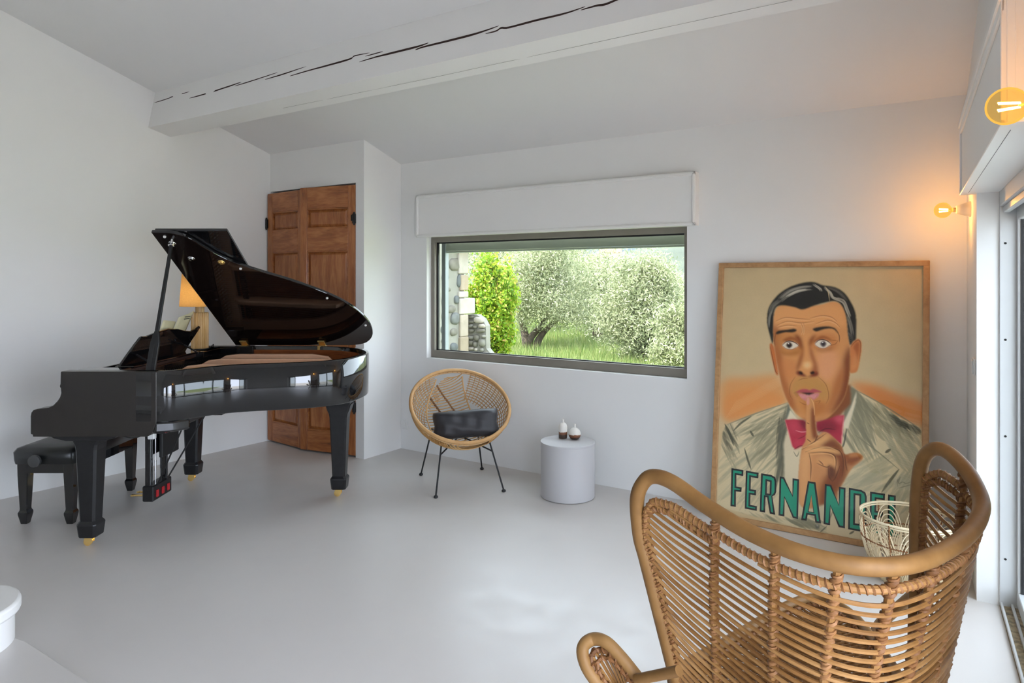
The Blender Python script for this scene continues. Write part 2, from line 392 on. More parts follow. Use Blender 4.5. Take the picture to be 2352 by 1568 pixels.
# ceiling beam with drying cracks
bt = [(3.0, 2.985), (2.94, 2.697), (3.12, 2.652), (3.175, 2.93)]
bm_root = empty('ceiling_beam', (-2.7, 3.05, 2.65), 0, 'long white painted timber beam with dark drying cracks under the ceiling', 'beam', kind='structure')
m = MB(); nseg = 40; P = []
xa, xb = lx(3.0)-.03, rx(3.0)+.05
for i in range(nseg+1):
    x = xa+(xb-xa)*i/nseg; j = .0025*math.sin(i*1.7)+.0015*math.sin(i*.63+1)
    P.append([(x+2.7, y-3.05 + (j if k in (1,2) else 0), z-2.65 + (j*.6 if k in (1,2) else .03 if k in (0, 3) else 0)) for k, (y, z) in enumerate(bt)] )
m.grid(P); b_ = m.build('timber', M_beam, bm_root)
cr_px = [[(356,236),(380,229),(400,222)], [(390,224),(415,217),(436,211)], [(436,226),(480,214),(520,201),(555,189)], [(540,198),(580,186),(638,167)],
         [(610,183),(650,171),(705,153)], [(667,175),(705,164),(760,149),(805,136),(816,129),(850,122)], [(840,130),(880,119)], [(826,143),(870,130),(930,115),(965,106),(985,99)], [(955,115),(975,108),(1040,92),(1100,76),(1147,60)],
         [(1116,78),(1140,72),(1152,65),(1170,64),(1230,48),(1300,31),(1345,16)], [(1335,24),(1370,14),(1390,11),(1418,0),(1440,-9)]]
fp = Vector((0, bt[1][0], bt[1][1])); fn = Vector((0, bt[0][1]-bt[1][1], -(bt[0][0]-bt[1][0]))).normalized()   # points into the timber
def on_face(px, py):
    d = ray(px, py); o = Vector((0,0,CAMH)); t = (fp-o).dot(fn)/d.dot(fn); return o+d*t
for line in cr_px:
    pts = cr([on_face(*p) for p in line], 5); n = len(pts); m = MB(); a = []; b = []
    wmax = .010 if n > 11 else .006
    for i, p in enumerate(pts):
        w = wmax*(.12+math.sin(math.pi*(i+.15)/(n-.7))**.7)*.5 if 0 < i < n-1 else .0006
        a.append(p+Vector((0,.2,.98))*w-fn*.0045); b.append(p-Vector((0,.2,.98))*w-fn*.0045)
    off = Vector((-2.7, 3.05, 2.65))
    P = [[tuple(q-off) for q in (a[i], b[i], b[i]+fn*.012, a[i]+fn*.012)] for i in range(n)]
    m.grid([r+[r[0]] for r in P]); o = m.build('drying_crack', plain('crack shadow brown', (.03, .012, .008), .9) if 'crack shadow brown' not in MATS else MATS['crack shadow brown'], bm_root)
# fine hairline on the underside
m = MB(); m.tube([(x+2.7, y-3.05, z-2.65) for x, y, z in ((-3.9, 3.05, 2.668), (-2.6, 3.06, 2.665), (-1.4, 3.05, 2.667), (-.6, 3.045, 2.668))], .0008, 4)
m.build('hairline_crack', plain('grey hairline', (.3,.29,.27), .9), bm_root)
#@@NEXT@@

# ------------------------------------------------------------------ picture window, its shutter box, outside slat
FY = BACK+.058
wr = empty('window_1', ((WX0+WX1)/2, FY, WZ0), 0, 'wide fixed picture window in a bronze grey aluminium frame', 'window', kind='structure')
hw = (WX1-WX0)/2; wh = WZ1-WZ0
m = MB(); fw = .040
m.bbox(-hw, hw, 0, .07, 0, .062, .003); m.bbox(-hw, hw, 0, .07, wh-.062, wh, .003)
m.bbox(-hw, -hw+fw, 0, .07, .060, wh-.060, .003); m.bbox(hw-fw, hw, 0, .07, .060, wh-.060, .003)
fr_ = m.build('frame', M_alu, wr)
m = MB(); a = hw-fw; g = .007
m.box(-a, a, .03, .045, .062, .062+g); m.box(-a, a, .03, .045, wh-.062-g*1.6, wh-.062); m.box(-a, -a+g*2, .03, .045, .06, wh-.06); m.box(a-g, a, .03, .045, .06, wh-.06)
m.build('gasket', M_gasket, fr_)
m = MB(); m.box(-a, a, .036, .040, .062, wh-.062); m.build('pane', M_wglass, wr)
m = MB(); m.bbox(-a, a, .10, .13, wh-.135, wh-.052, .004); m.bbox(-a, a, .10, .135, wh-.152, wh-.137, .003)
tag(m.build('shutter_slat', M_slat, wr), 'pale green bottom slat of the outside shutter')
m = MB(); m.bbox(-a+.002, -a+.045, .09, .14, .02, wh, .004); m.build('guide_rail', M_guide, wr)

sbx = empty('shutter_box', (-2.692, BACK, 1.850), 0, 'long white shutter box with moulded edges above the picture window', 'shutter box', kind='structure')
hx = (3.909-1.475)/2; bh = .356; bd = .072
m = MB(); m.box(-hx, hx, -bd+.008, 0, 0, bh); m.build('box', M_trim, sbx)
def moulding(x0, x1, z0, z1, y, parent, name='moulding', mat=M_trim, w=.024, M=None):
    for q, (a0, a1, c0, c1) in enumerate(((x0, x1, z1-w, z1), (x0, x1, z0, z0+w), (x0, x0+w, z0, z1), (x1-w, x1, z0, z1))):
        mm = MB(); mm.bbox(a0, a1, y-.010, y+.002, c0, c1, .003)
        if a1-a0 > c1-c0: mm.bbox(a0+.004, a1-.004, y-.014, y, (c0+c1)/2-.005, (c0+c1)/2+.005, .002)
        else: mm.bbox((a0+a1)/2-.005, (a0+a1)/2+.005, y-.014, y, c0+.004, c1-.004, .002)
        o = mm.build(name, mat, parent)
        if M is not None: o.matrix_local = M
moulding(-hx, hx, 0, bh, -bd+.008, sbx)

# ------------------------------------------------------------------ old double door in the alcove
dr = empty('door_1', (-4.8, 4.0, 0), 0, 'old reddish brown panelled double door standing slightly ajar', 'door', kind='structure')
def door_leaf(A, B, H_, name, flip):
    A = Vector((A[0]+4.8, A[1]-4.0, 0)); B = Vector((B[0]+4.8, B[1]-4.0, 0)); L = (B-A).length; ang = math.atan2(B.y-A.y, B.x-A.x)
    T = .042; st = .085
    zs = [.02, .175, .19, .82, .95, 1.72, 1.74, 1.93, 2.10, H_]
    m = MB(); st_l, st_r = (.075, .075)
    for (a0, a1) in ((0, st_l), (L-st_r, L)): m.bbox(a0, a1, 0, T, .015, H_, .003)
    leaf = m.build('leaf', M_door, dr); leaf.location = A; leaf.rotation_euler = (0, 0, ang)
    for z0, z1 in ((.015, .19), (.80, .96), (1.735, 1.93), (2.10, H_)):
        m = MB(); m.bbox(st_l+.001, L-st_r-.001, .001, T-.001, z0, z1, .003); m.build('rail', M_door2, leaf)
    for z0, z1 in ((.19, .80), (.96, 1.735), (1.93, 2.10)):
        m = MB(); a0, a1 = st_l+.001, L-st_r-.001
        m.box(a0, a1, .022, T-.010, z0, z1); i = .035
        # raised field with sloping border
        m.add([(a0+.012,.022,z0+.012),(a1-.012,.022,z0+.012),(a1-.012,.022,z1-.012),(a0+.012,.022,z1-.012),(a0+i,.009,z0+i),(a1-i,.009,z0+i),(a1-i,.009,z1-i),(a0+i,.009,z1-i)],
              [(4,5,6,7),(0,1,5,4),(1,2,6,5),(2,3,7,6),(3,0,4,7)])
        m.build('panel', M_door, leaf)
        m = MB(); w = .010
        for c in ((a0,a1,z1-w,z1),(a0,a1,z0,z0+w),(a0,a0+w,z0,z1),(a1-w,a1,z0,z1)): m.bbox(c[0],c[1],.004,.024,c[2],c[3],.002)
        m.build('moulding', M_door2, leaf)
    return leaf, L
lf, L1 = door_leaf((-5.350, 4.012), (-4.800, 3.962), 2.275, 'l', False)
rf, L2 = door_leaf((-4.818, 3.946), (-4.249, 4.053), 2.285, 'r', True)
for z in (.42, 2.0):
    for leaf, x in ((rf, L2-.004), (lf, .004)):
        m = MB(); m.lathe([(.0,-.055),(.006,-.055),(.009,-.045),(.009,.045),(.006,.055),(0,.055)], 10, Matrix.Translation((x, -.012, z)))
        m.box(x-.02, x+.012, -.012, -.002, z-.04, z+.04); m.build('hinge', M_iron, leaf, True)
m = MB(); m.bbox(L2-.026, L2-.006, -.03, .0, 1.98, 2.03, .003); m.build('latch', M_iron, rf)

# ------------------------------------------------------------------ sliding doors in the right wall
def skew(y0): return Matrix(((1, -.055, 0, rx(y0)), (0, 1, 0, y0), (0, 0, 1, 0), (0, 0, 0, 1)))
for di, (y0, y1) in enumerate(DOORS):
    lab = ['glazed sliding door beside the leaning poster', 'glazed sliding door beside the camera', 'glazed sliding door at the far end behind the camera'][di]
    root = empty('door_%d' % (di+2), (rx(y0), y0, 0), math.atan(.055), lab, 'door', kind='structure')
    Ld = (y1-y0)*math.sqrt(1+.055**2); zt = 1.90
    # fixed outer frame
    m = MB(); m.bbox(.086, .27, Ld-.016, Ld, 0, zt, .002); m.bbox(.086, .27, 0, .016, 0, zt, .002); m.bbox(.086, .27, 0, Ld, zt-.07, zt-.001, .003)
    m.bbox(.10, .125, 0, Ld, zt-.10, zt-.07, .003)
    m.build('frame', M_pvc, root)
    m = MB(); m.box(.086, .27, .016, Ld-.016, .001, .006); tr = m.build('track', M_dirt, root)
    m = MB()
    for x in (.088, .128, .200): m.bbox(x, x+.010, .01, Ld-.01, .003, .022, .002)
    m.build('track_rail', M_pvc, tr)
    for x0, a, b in ((.150, Ld*.46, Ld-.014), (.212, .014, Ld*.54)) if di == 0 else ((.150, .014, Ld*.28),):
        m = MB(); fw2 = .055
        m.bbox(x0, x0+.04, a, b, .02, .085, .003); m.bbox(x0, x0+.04, a, b, zt-.135, zt-.07, .003); m.bbox(x0, x0+.04, a, a+fw2, .08, zt-.13, .003); m.bbox(x0, x0+.04, b-fw2*.5, b, .08, zt-.13, .003)
        sash = m.build('sash', M_pvc, root)
        m = MB(); m.box(x0+.012, x0+.024, b-fw2*.5-.008, b-fw2*.5, .08, zt-.13); m.box(x0+.012, x0+.024, a+fw2, a+fw2+.008, .08, zt-.13); m.build('gasket', M_gasket, sash)
        m = MB(); m.box(x0+.017, x0+.022, a+fw2, b-fw2*.5, .08, zt-.13); m.build('pane', M_glass, sash)
    if di == 0:
        for z in (.22, .78, 1.22, 1.66):
            m = MB(); m.lathe([(0,0),(.005,0),(.005,.002),(0,.003)], 10, Matrix.Translation((.108, Ld-.016, z)) @ Matrix.Rotation(math.pi/2, 4, 'X')); m.build('screw', M_iron, root)

# shutter box above that door
B0, B1 = 2.16, 3.905; BZ0, BZ1 = 1.897, 2.235
rb = empty('shutter_box', (rx(B0)-.064, B0, BZ0), math.atan(.055), 'deep white shutter box above the sliding door', 'shutter box', kind='structure')
Lb = (B1-B0)*math.sqrt(1+.055**2)
m = MB(); m.box(.008, .335, 0, Lb, 0, BZ1-BZ0); m.build('box', M_trim, rb)
hb = BZ1-BZ0
m = MB(); m.bbox(0, .01, 0, Lb, hb-.05, hb, .003); m.bbox(-.006, .004, 0, Lb, hb-.022, hb+.004, .003); m.build('moulding', M_trim, rb)
m = MB(); m.bbox(0, .01, 0, Lb, 0, .012, .002); m.build('moulding', M_trim, rb)
m = MB(); m.bbox(0, .01, Lb-.024, Lb, 0, hb, .002); m.bbox(0, .01, 0, .012, 0, hb, .002); m.build('moulding', M_trim, rb)
m = MB(); m.bbox(.012, .20, -.006, .002, 0, hb, .002); m.box(.03, .033, -.008, 0, .08, hb); m.build('end_panel', M_trim, rb)
m = MB(); m.box(.0085, .0098, .02, Lb-.03, hb-.0535, hb-.0505); m.box(.030, .0315, .1, Lb-.1, -.0006, .001); m.build('joint', M_dark, rb)

# ------------------------------------------------------------------ wall sconces
def sconce(y, z, label, power):
    r = empty('wall_sconce', (rx(y) if y > 2.19 else rx2(y), y, z), math.atan(.055), label, 'wall lamp', 'globe bulb wall sconces')
    Mx = Matrix.Rotation(-math.pi/2, 4, 'Y')      # local z -> -x
    m = MB(); m.lathe([(0,.0),(.039,.0),(.040,.003),(.0205,.062),(.0195,.064),(0,.064)], 28, Mx); m.build('base_cone', M_sconce, r, True)
    m = MB(); m.lathe([(0,.062),(.012,.062),(.012,.074),(.010,.08),(0,.081)], 20, Mx); m.build('socket', M_brass, r, True)
    m = MB(); c, R = .122, .040; prof = [(.010,.078)]
    for k in range(1, 15):
        a = math.pi*(1-k/15)*.93; prof.append((R*math.sin(a), c-R*math.cos(math.pi-a)))
    prof = [(.010,.078),(.013,.083)] + [(R*math.sin(a), c-R*math.cos(a)) for a in [math.radians(q) for q in range(24, 176, 8)]] + [(0, c+R)]
    m.lathe(prof, 32, Mx); bulb = m.build('bulb', M_bulb, r, True)
    m = MB()
    for k in range(4):
        a = k*math.pi/2+.4; m.tube([Mx @ Vector((.006*math.cos(a), .006*math.sin(a), .098)), Mx @ Vector((.011*math.cos(a), .011*math.sin(a), .138))], .0017, 6)
    m.build('filament', M_fil, bulb)
    m = MB(); m.tube([Mx @ Vector((0,0,.08)), Mx @ Vector((0,0,.102))], .003, 6); m.build('stem', M_brass, bulb)
    ld = bpy.data.lights.new('bulb_light', 'POINT'); ld.energy = power; ld.color = (1.0, .50, .14); ld.shadow_soft_size = .02
    lo = bpy.data.objects.new('bulb_light', ld); COL.objects.link(lo); lo.parent = r; lo.location = (-.120, 0, 0)
    return r
sconce(4.20, 1.853, 'small globe sconce glowing amber in the corner above the leaning poster', 3.6)
sconce(1.83, 1.872, 'closest globe sconce glowing amber below the deep shutter box', 4.5)

# ------------------------------------------------------------------ sockets and switches
def outlet(name, loc, rz, label, cat, kind='socket'):
    r = empty(name, loc, rz, label, cat)          # local -y faces the room
    m = MB(); m.bbox(-.04, .04, -.010, 0, -.04, .04, .003); m.build('plate', M_plastic, r)
    m = MB()
    if kind == 'socket':
        m.lathe([(.019,-.002),(.021,.002),(.021,.004),(.0195,.004)], 24, Matrix.Translation((0,-.010,0)) @ Matrix.Rotation(math.pi/2, 4, 'X')); m.build('ring', M_plastic, r, True)
        m = MB(); m.lathe([(0,.0008),(.019,.0008)], 24, Matrix.Translation((0,-.010,0)) @ Matrix.Rotation(math.pi/2, 4, 'X')); m.build('well', plain('socket well grey', (.45,.45,.45), .5) if 'socket well grey' not in MATS else MATS['socket well grey'], r)
        for x in (-.0095, .0095): m = MB(); m.lathe([(0,.0015),(.003,.0015)], 10, Matrix.Translation((x,-.010,0)) @ Matrix.Rotation(math.pi/2, 4, 'X')); m.build('pin_hole', M_dark, r)
    else:
        m.bbox(-.032, .032, -.016, -.009, -.032, .032, .003); m.build('rocker', M_plastic, r)
    return r
p = at_y(930, 974, BACK); outlet('wall_socket', (p.x, BACK, p.z), 0, 'white wall socket low beside the rattan bucket chair', 'socket')
p = at_z(302, 1006, .3)
outlet('wall_socket', (lx(3.03), 3.03, .30), math.radians(90)+.042, 'white wall socket on the wall behind the piano bench', 'socket')
outlet('light_switch', (rx(3.93), 3.93, 1.08), math.radians(-90)+.055, 'white light switch on the narrow wall beside the sliding door', 'switch', 'switch')

# ------------------------------------------------------------------ grand piano (local x: keyboard -> tail, local y: treble -> bass)
PO = W(-2.361, 4.453)
pn = empty('grand_piano', PO, YAW, 'glossy black baby grand piano with its lid propped open', 'piano')
ZT, ZB = .9925, .715
outl = [(.30,-.73,0),(.40,-.73,0),(.475,-.716,0),(.535,-.665,0),(.59,-.600,0),(.645,-.535,0),(.72,-.472,0),(.81,-.43,0),(.92,-.395,0),(1.06,-.350,0),(1.175,-.298,0),(1.27,-.225,0),(1.335,-.125,0),(1.372,.0,0),(1.385,.13,0),(1.372,.27,0),(1.335,.40,0),(1.265,.52,0),(1.165,.61,0),(1.04,.675,0),(.90,.715,0),(.75,.73,0),(.60,.73,0),(.30,.73,0)]
OUT = cr(outl, 5)
def inset(pts, d):
    r = []
    for i, p in enumerate(pts):
        t = (pts[min(i+1, len(pts)-1)]-pts[max(i-1,0)]).normalized(); r.append(p+Vector((-t.y, t.x, 0))*d)
    return r
INN = inset(OUT, .045); MID = inset(OUT, .006)
m = MB()
P = []
for i, p in enumerate(OUT):
    q, n_ = INN[i], MID[i]
    P.append([(n_.x,n_.y,ZB),(p.x,p.y,ZB+.006),(p.x,p.y,ZT-.006),(n_.x,n_.y,ZT),(q.x+(n_.x-p.x)*-.5,q.y+(n_.y-p.y)*-.5,ZT),(q.x,q.y,ZT-.005),(q.x,q.y,ZB)])
m.grid([r+[r[0]] for r in P]); rim = m.build('rim', M_pblack, pn, True, 50)
m = MB(); I2 = inset(OUT, .052); I1 = inset(OUT, .044)
m.grid([[(a.x,a.y,.965),(b.x,b.y,.965),(b.x,b.y,.80),(a.x,a.y,.80),(a.x,a.y,.965)] for a, b in zip(I1, I2)]); tag(m.build('inner_rim', M_mahog, rim, True, 50), 'reddish mahogany inner rim')
# side arms (cheeks)
arm = [(-.098,.9925),(-.100,.925),(-.104,.912),(-.098,.90),(-.096,.875),(-.102,.853),(-.116,.832),(-.140,.808),(-.165,.796),(-.225,.789),(-.247,.783),(-.258,.770),(-.262,.75),(-.262,.652),(-.250,.648),(-.250,.637),(.371,.637),(.392,.648),(.408,.672),(.418,.70),(.425,.72),(.425,.9925)]
for v0, v1 in ((-.7302, -.655), (.655, .7302)):
    m = MB(); Mx = Matrix(((1,0,0,0),(0,0,1,0),(0,1,0,0),(0,0,0,1)))
    m.prism(arm, v0, v1, Mx); m.build('arm', M_parm, pn, bevel=.004)
# rounded lower corner where arm meets bentside
m = MB(); m.prism([(.30,-.70),(.425,-.728),(.50,-.70),(.56,-.62),(.40,-.58)], .655, .716); m.build('corner_block', M_pblack, pn, bevel=.012)
m = MB(); m.bbox(-.245, .44, -.66, .66, .637, .70, .004); m.build('key_bed', M_psatin, pn)
m = MB(); m.bbox(-.25, -.215, -.66, .66, .66, .745, .006); m.build('key_slip', M_pblack, pn)
for v0, v1 in ((-.655,-.60),(.60,.655)):
    m = MB(); m.bbox(-.235, -.10, v0, v1, .70, .785, .006); m.build('key_block', M_pblack, pn)
wk = MB(); wk.bbox(-.212, -.07, -.0108, .0108, .70, .742, .002); wk0 = None
for k in range(52):
    y = -.588+1.176*(k+.5)/52
    if wk0 is None: wk0 = wk.build('white_key', plain('ivory key white', (.8,.78,.72), .2), pn); wk0.location = (0, y, 0)
    else: share(wk0, 'white_key', pn, (0, y, 0))
bk = MB(); bk.bbox(-.165, -.07, -.005, .005, .742, .754, .002); bk0 = None
for k in range(51):
    if (k+5) % 7 in (0, 1, 3, 4, 5) :
        y = -.588+1.176*(k+1)/52
        if bk0 is None: bk0 = bk.build('black_key', M_pblack, pn); bk0.location = (0, y, 0)
        else: share(bk0, 'black_key', pn, (0, y, 0))
m = MB(); m.prism([(-.07,.70),(-.075,.76),(-.09,.80),(-.095,.965),(-.07,.975),(-.05,.975),(-.05,.70)], -.655, .655, Matrix(((1,0,0,0),(0,0,1,0),(0,1,0,0),(0,0,0,1)))); m.build('fallboard', M_pblack, pn, bevel=.003)
# bottom frame, soundboard, plate
m = MB(); I3 = inset(OUT, .05); poly = [(p.x, p.y) for p in I3]; m.prism(poly, .80, .812); m.build('soundboard', M_mahog, pn)
m = MB(); poly = [(p.x, p.y) for p in inset(OUT, .085)]; m.prism(poly, .722, .735); m.build('bottom_boards', M_pmatte, pn)
m = MB(); I4 = [(p.x, p.y) for p in inset(OUT, .075)]; I5 = [(p.x, p.y) for p in inset(OUT, .16)]
n = len(I4); P = [[(I4[i][0],I4[i][1],.850),(I4[i][0],I4[i][1],.872),(I5[i][0],I5[i][1],.880),(I5[i][0],I5[i][1],.850),(I4[i][0],I4[i][1],.850)] for i in range(n)]
m.grid(P); plate = m.build('iron_plate', M_plate, pn, True, 40)
m = MB(); m.bbox(.16, .30, -.63, .63, .852, .884, .006); m.build('pin_block_web', M_plate, plate)
for (a, b) in (((.29,-.50),(.63,-.40)), ((.29,-.20),(1.02,-.16)), ((.29,.10),(1.24,.14)), ((.29,.38),(1.10,.42))):
    m = MB(); A = Vector((*a, 0)); B = Vector((*b, 0)); L = (B-A).length; ang = math.atan2(B.y-A.y, B.x-A.x)
    Mx = Matrix.Translation((a[0], a[1], 0)) @ Matrix.Rotation(ang, 4, 'Z')
    m.prism([(0,.872),(0,.925),(.05,.955),(.14,.965),(L-.16,.962),(L-.05,.945),(L,.90),(L,.872)], -.018, .018, Mx @ Matrix(((1,0,0,0),(0,0,1,0),(0,1,0,0),(0,0,0,1))))
    m.build('plate_strut', M_plate, plate, bevel=.008)
# near raised flange of the plate, following the bentside
fl_ = inset(OUT, .10)[8:62]; m = MB()
m.grid([[(p.x,p.y,.87),(p.x,p.y,.958),(q.x,q.y,.968),(q.x,q.y,.87),(p.x,p.y,.87)] for p, q in zip(fl_, inset(OUT, .055)[8:62])]); m.build('plate_flange', M_plate, plate, True, 40)
m = MB()
for k in range(70):
    y = -.60+1.2*k/69; x1 = .55+.62*(k/69)**.7
    m.tube([(.20, y, .895), (x1, y*.72+.06, .882)], .0011, 4)
tag(m.build('strings', M_wire, plate), kind='stuff')
m = MB()
for k in range(44):
    for j in range(3):
        y = -.58+1.16*(k+.33*j)/44; m.lathe([(.0035,0),(.0035,.022),(0,.023)], 6, Matrix.Translation((.185+.022*j, y, .884)))
tag(m.build('tuning_pins', M_chrome, plate), kind='stuff')
m = MB()
for k in range(60):
    y = -.57+1.1*k/60; m.bbox(.36, .40, y, y+.012, .895, .925, .002)
tag(m.build('dampers', M_brownfelt, plate), kind='stuff')
m = MB(); m.bbox(-.05, .165, -.655, .655, .90, .955, .004); m.build('pin_block_cover', M_pblack, pn)
m = MB(); m.bbox(.10, .20, .34, .66, .945, .985, .004); m.bbox(.20, .33, .60, .69, .94, .985, .004); m.build('stretcher', M_pblack, pn)
m = MB(); m.bbox(.10, .145, -.52, .42, .953, .975, .004); m.build('desk_rail', M_brownfelt, pn)
# bass side shelf carrying the lamp
m = MB(); m.bbox(-.09, .20, .395, .658, .955, .985, .004); m.build('side_shelf', M_pblack, pn)
m = MB(); m.bbox(-.09, .16, -.658, -.50, .955, .985, .004); m.build('side_shelf', M_pblack, pn)

# lid
TH = math.radians(32.5); HV, HZ = .725, .992
def LM(off=0.0):     # lid coordinates (u, w, n) -> piano
    return Matrix(((1,0,0,0),(0,-math.cos(TH),math.sin(TH),HV),(0,math.sin(TH),math.cos(TH),HZ),(0,0,0,1))) @ Matrix.Translation((0,0,off))
lo_ = [(.267,0),(.267,1.44),(.355,1.44),(.41,1.425),(.462,1.385),(.507,1.305),(.57,1.205),(.655,1.112),(.775,1.022),(.915,.93),(1.01,.858),(1.13,.755),(1.225,.643),(1.295,.52),(1.335,.385),(1.345,.25),(1.325,.14),(1.27,.05),(1.20,.012),(1.12,0)]
cv = cr([(a, b, 0) for a, b in lo_[2:]], 4)
poly = [lo_[0], lo_[1]] + [(p.x, p.y) for p in cv]
Lm = LM(.0)
m = MB(); m.prism(poly, 0, .020, Lm, mi=0, mi_side=1)
lid = m.build('lid', [M_lidin, M_pblack], pn, bevel=.004)
m = MB(); m.bbox(.272, .695, .0, 1.425, .024, .044, .004, Lm); m.build('front_lid', M_pblack, pn)
m = MB(); m.tube([Lm @ Vector((.40, w_, -.003)) for w_ in (1.385, .06)], .0025, 6)
for k, (pu, pw) in enumerate(((.345,1.36),(.385,1.30))): pass
for pu, pw in ((.66,1.06),(1.12,.70),(1.31,.32),(.33,1.40)):
    m = MB(); m.lathe([(0,-.008),(.007,-.007),(.009,0)], 12, Lm @ Matrix.Translation((pu,pw,0))); m.build('rubber_button', M_plastic, lid, True)
for pu, pw, mt in ((.395,1.17,M_chrome),(.345,1.33,M_chrome),(.565,1.13,M_brass)):
    m = MB(); m.lathe([(0,-.010),(.012,-.009),(.014,-.004),(.020,-.004),(.022,0)], 16, Lm @ Matrix.Translation((pu,pw,0))); m.build('lid_socket', mt, lid, True)
for uu in (.345, .93):
    m = MB(); m.bbox(uu-.026, uu+.026, .665, .742, ZT-.003, ZT+.004, .001)
    m.bbox(uu-.026, uu+.026, .664, .677, ZT-.058, ZT+.004, .001); m.bbox(uu-.026, uu+.026, .0, .075, -.006, .001, .001, Lm)
    m.tube([(uu-.026,HV-.004,HZ+.002),(uu+.026,HV-.004,HZ+.002)], .006, 8); m.build('hinge', M_brass, pn)
# prop stick
A = Vector((.352, -.672, .93)); Bp = Lm @ Vector((.362, 1.372, .0)); D = (Bp-A)
m = MB()
def bar(m, A, B, w0, w1, t, up=(1,0,0)):
    D = (B-A).normalized(); U = (Vector(up)-D*D.dot(Vector(up))).normalized(); V = D.cross(U)
    m.hexa([A-U*w0/2-V*t/2, A+U*w0/2-V*t/2, A+U*w0/2+V*t/2, A-U*w0/2+V*t/2], [B-U*w1/2-V*t/2, B+U*w1/2-V*t/2, B+U*w1/2+V*t/2, B-U*w1/2+V*t/2])
bar(m, A+D*.0, A+D*.26, .050, .050, .018); bar(m, A+D*.26, A+D*.34, .050, .022, .018); bar(m, A+D*.34, A+D*.97, .022, .017, .015)
prop = m.build('lid_prop', M_psatin, pn, bevel=.003)
m = MB(); U = Vector((1,0,0)); V = D.normalized().cross(U).normalized()
for sg in (-1, 1): bar(m, A+D*.03+V*sg*.0105, A+D*.25+V*sg*.0105, .012, .012, .002)
m.build('slot', M_pmatte, prop)
m = MB(); m.tube([A+D*.96, A+D*1.0], .008, 10); m.lathe([(.006,-.004),(.017,-.003),(.018,.003),(.006,.004)], 16, Matrix.Translation(A+D*.955) @ D.to_track_quat('Z','X').to_matrix().to_4x4()); m.build('prop_tip', M_chrome, prop, True)
m = MB(); m.bbox(.33, .375, -.70, -.655, .90, .955, .003); m.build('prop_bracket', M_psatin, prop)
# music desk
dk = [(-.47,0),(-.455,.035),(-.43,.085),(-.40,.14),(-.375,.180),(-.355,.186),(-.30,.183),(-.2,.200),(-.05,.212),(.08,.200),(.19,.178),(.28,.168),(.345,.178),(.385,.197),(.400,.190),(.392,.165),(.372,.125),(.35,.085),(.335,.04),(.33,0)]
ta = math.radians(24)
Dm = Matrix(((0, math.sin(ta), math.cos(ta), .060),(1,0,0,0),(0, math.cos(ta), -math.sin(ta), .985),(0,0,0,1)))
m = MB(); m.prism(dk, 0, .014, Dm); desk = m.build('music_desk', M_pblack, pn, bevel=.004)
for y in (-.34, .26):
    m = MB(); bar(m, Vector((.085,y,1.05)), Vector((.20,y,.985)), .012, .012, .008, (0,1,0)); m.build('desk_strut', M_psatin, desk)
    m = MB(); m.bbox(.070, .10, y-.02, y+.02, 1.04, 1.06, .003); m.build('desk_bracket', M_brass, desk)
m = MB(); m.bbox(.045, .16, -.47, .38, .976, .988, .003); m.build('desk_tray', M_pblack, desk)
# legs
def piano_leg(x, y, name='leg', cheek=True):
    e = MB(); z1 = .64
    secs = [(z1, .175, .125), (.60, .150, .118), (.575, .128, .114), (.545, .118, .112), (.15, .088, .088), (.145, .086, .086)]
    P = []
    for z, wx, wy in secs:
        c = .012; hx_, hy_ = wx/2, wy/2
        P.append([(x+a*hx_+b_*0, y, z) for a, b_ in ()] + [(x-hx_+c,y-hy_,z),(x+hx_-c,y-hy_,z),(x+hx_,y-hy_+c,z),(x+hx_,y+hy_-c,z),(x+hx_-c,y+hy_,z),(x-hx_+c,y+hy_,z),(x-hx_,y+hy_-c,z),(x-hx_,y-hy_+c,z)])
    e.grid([r+[r[0]] for r in P]); e.f.append(tuple(range(len(e.v)-9, len(e.v)-1))); e.m.append(0)
    lg = e.build('leg', M_psatin, pn)
    q = MB(); secs = [(.148,.088),(.132,.108),(.125,.110),(.062,.098),(.058,.094)]; P = []
    for z, w_ in secs:
        h = w_/2; c = .012; P.append([(x-h+c,y-h,z),(x+h-c,y-h,z),(x+h,y-h+c,z),(x+h,y+h-c,z),(x+h-c,y+h,z),(x-h+c,y+h,z),(x-h,y+h-c,z),(x-h,y-h+c,z)])
    q.grid([r+[r[0]] for r in P]); q.f.append(tuple(len(q.v)-9+i for i in range(8))); q.m.append(0); q.build('foot_block', M_psatin, lg)
    k = MB(); k.lathe([(0,.046),(.020,.046),(.022,.056),(.030,.058),(.030,.062),(0,.062)], 20, Matrix.Translation((x,y,0)))
    for s_ in (-.013,.013): k.box(x-.030, x+.012, y+s_-.002, y+s_+.002, .020, .050)
    k.build('caster_fork', M_brass, lg, True, 40)
    k = MB(); k.lathe([(0,-.011),(.018,-.011),(.0225,-.008),(.0225,.008),(.018,.011),(0,.011)], 24, Matrix.Translation((x-.016,y,.0225)) @ Matrix.Rotation(math.pi/2,4,'X')); k.build('caster_wheel', M_brass, lg, True, 40)
    return lg
piano_leg(-.005, -.611); piano_leg(.0, .611); piano_leg(1.175, .255)
for x, y in ((-.0, -.611), (.0, .611)):
    m = MB(); m.prism([(x-.20,.637),(x+.20,.637),(x+.165,.617),(x+.10,.603),(x-.10,.603),(x-.165,.617)], y-.075, y+.075, Matrix(((1,0,0,0),(0,0,1,0),(0,1,0,0),(0,0,0,1)))); m.build('leg_block', M_psatin, pn, bevel=.004)
m = MB(); m.bbox(1.06, 1.29, .15, .36, .68, .722, .005); m.bbox(1.09, 1.26, .18, .33, .64, .682, .005); m.build('leg_block', M_psatin, pn)
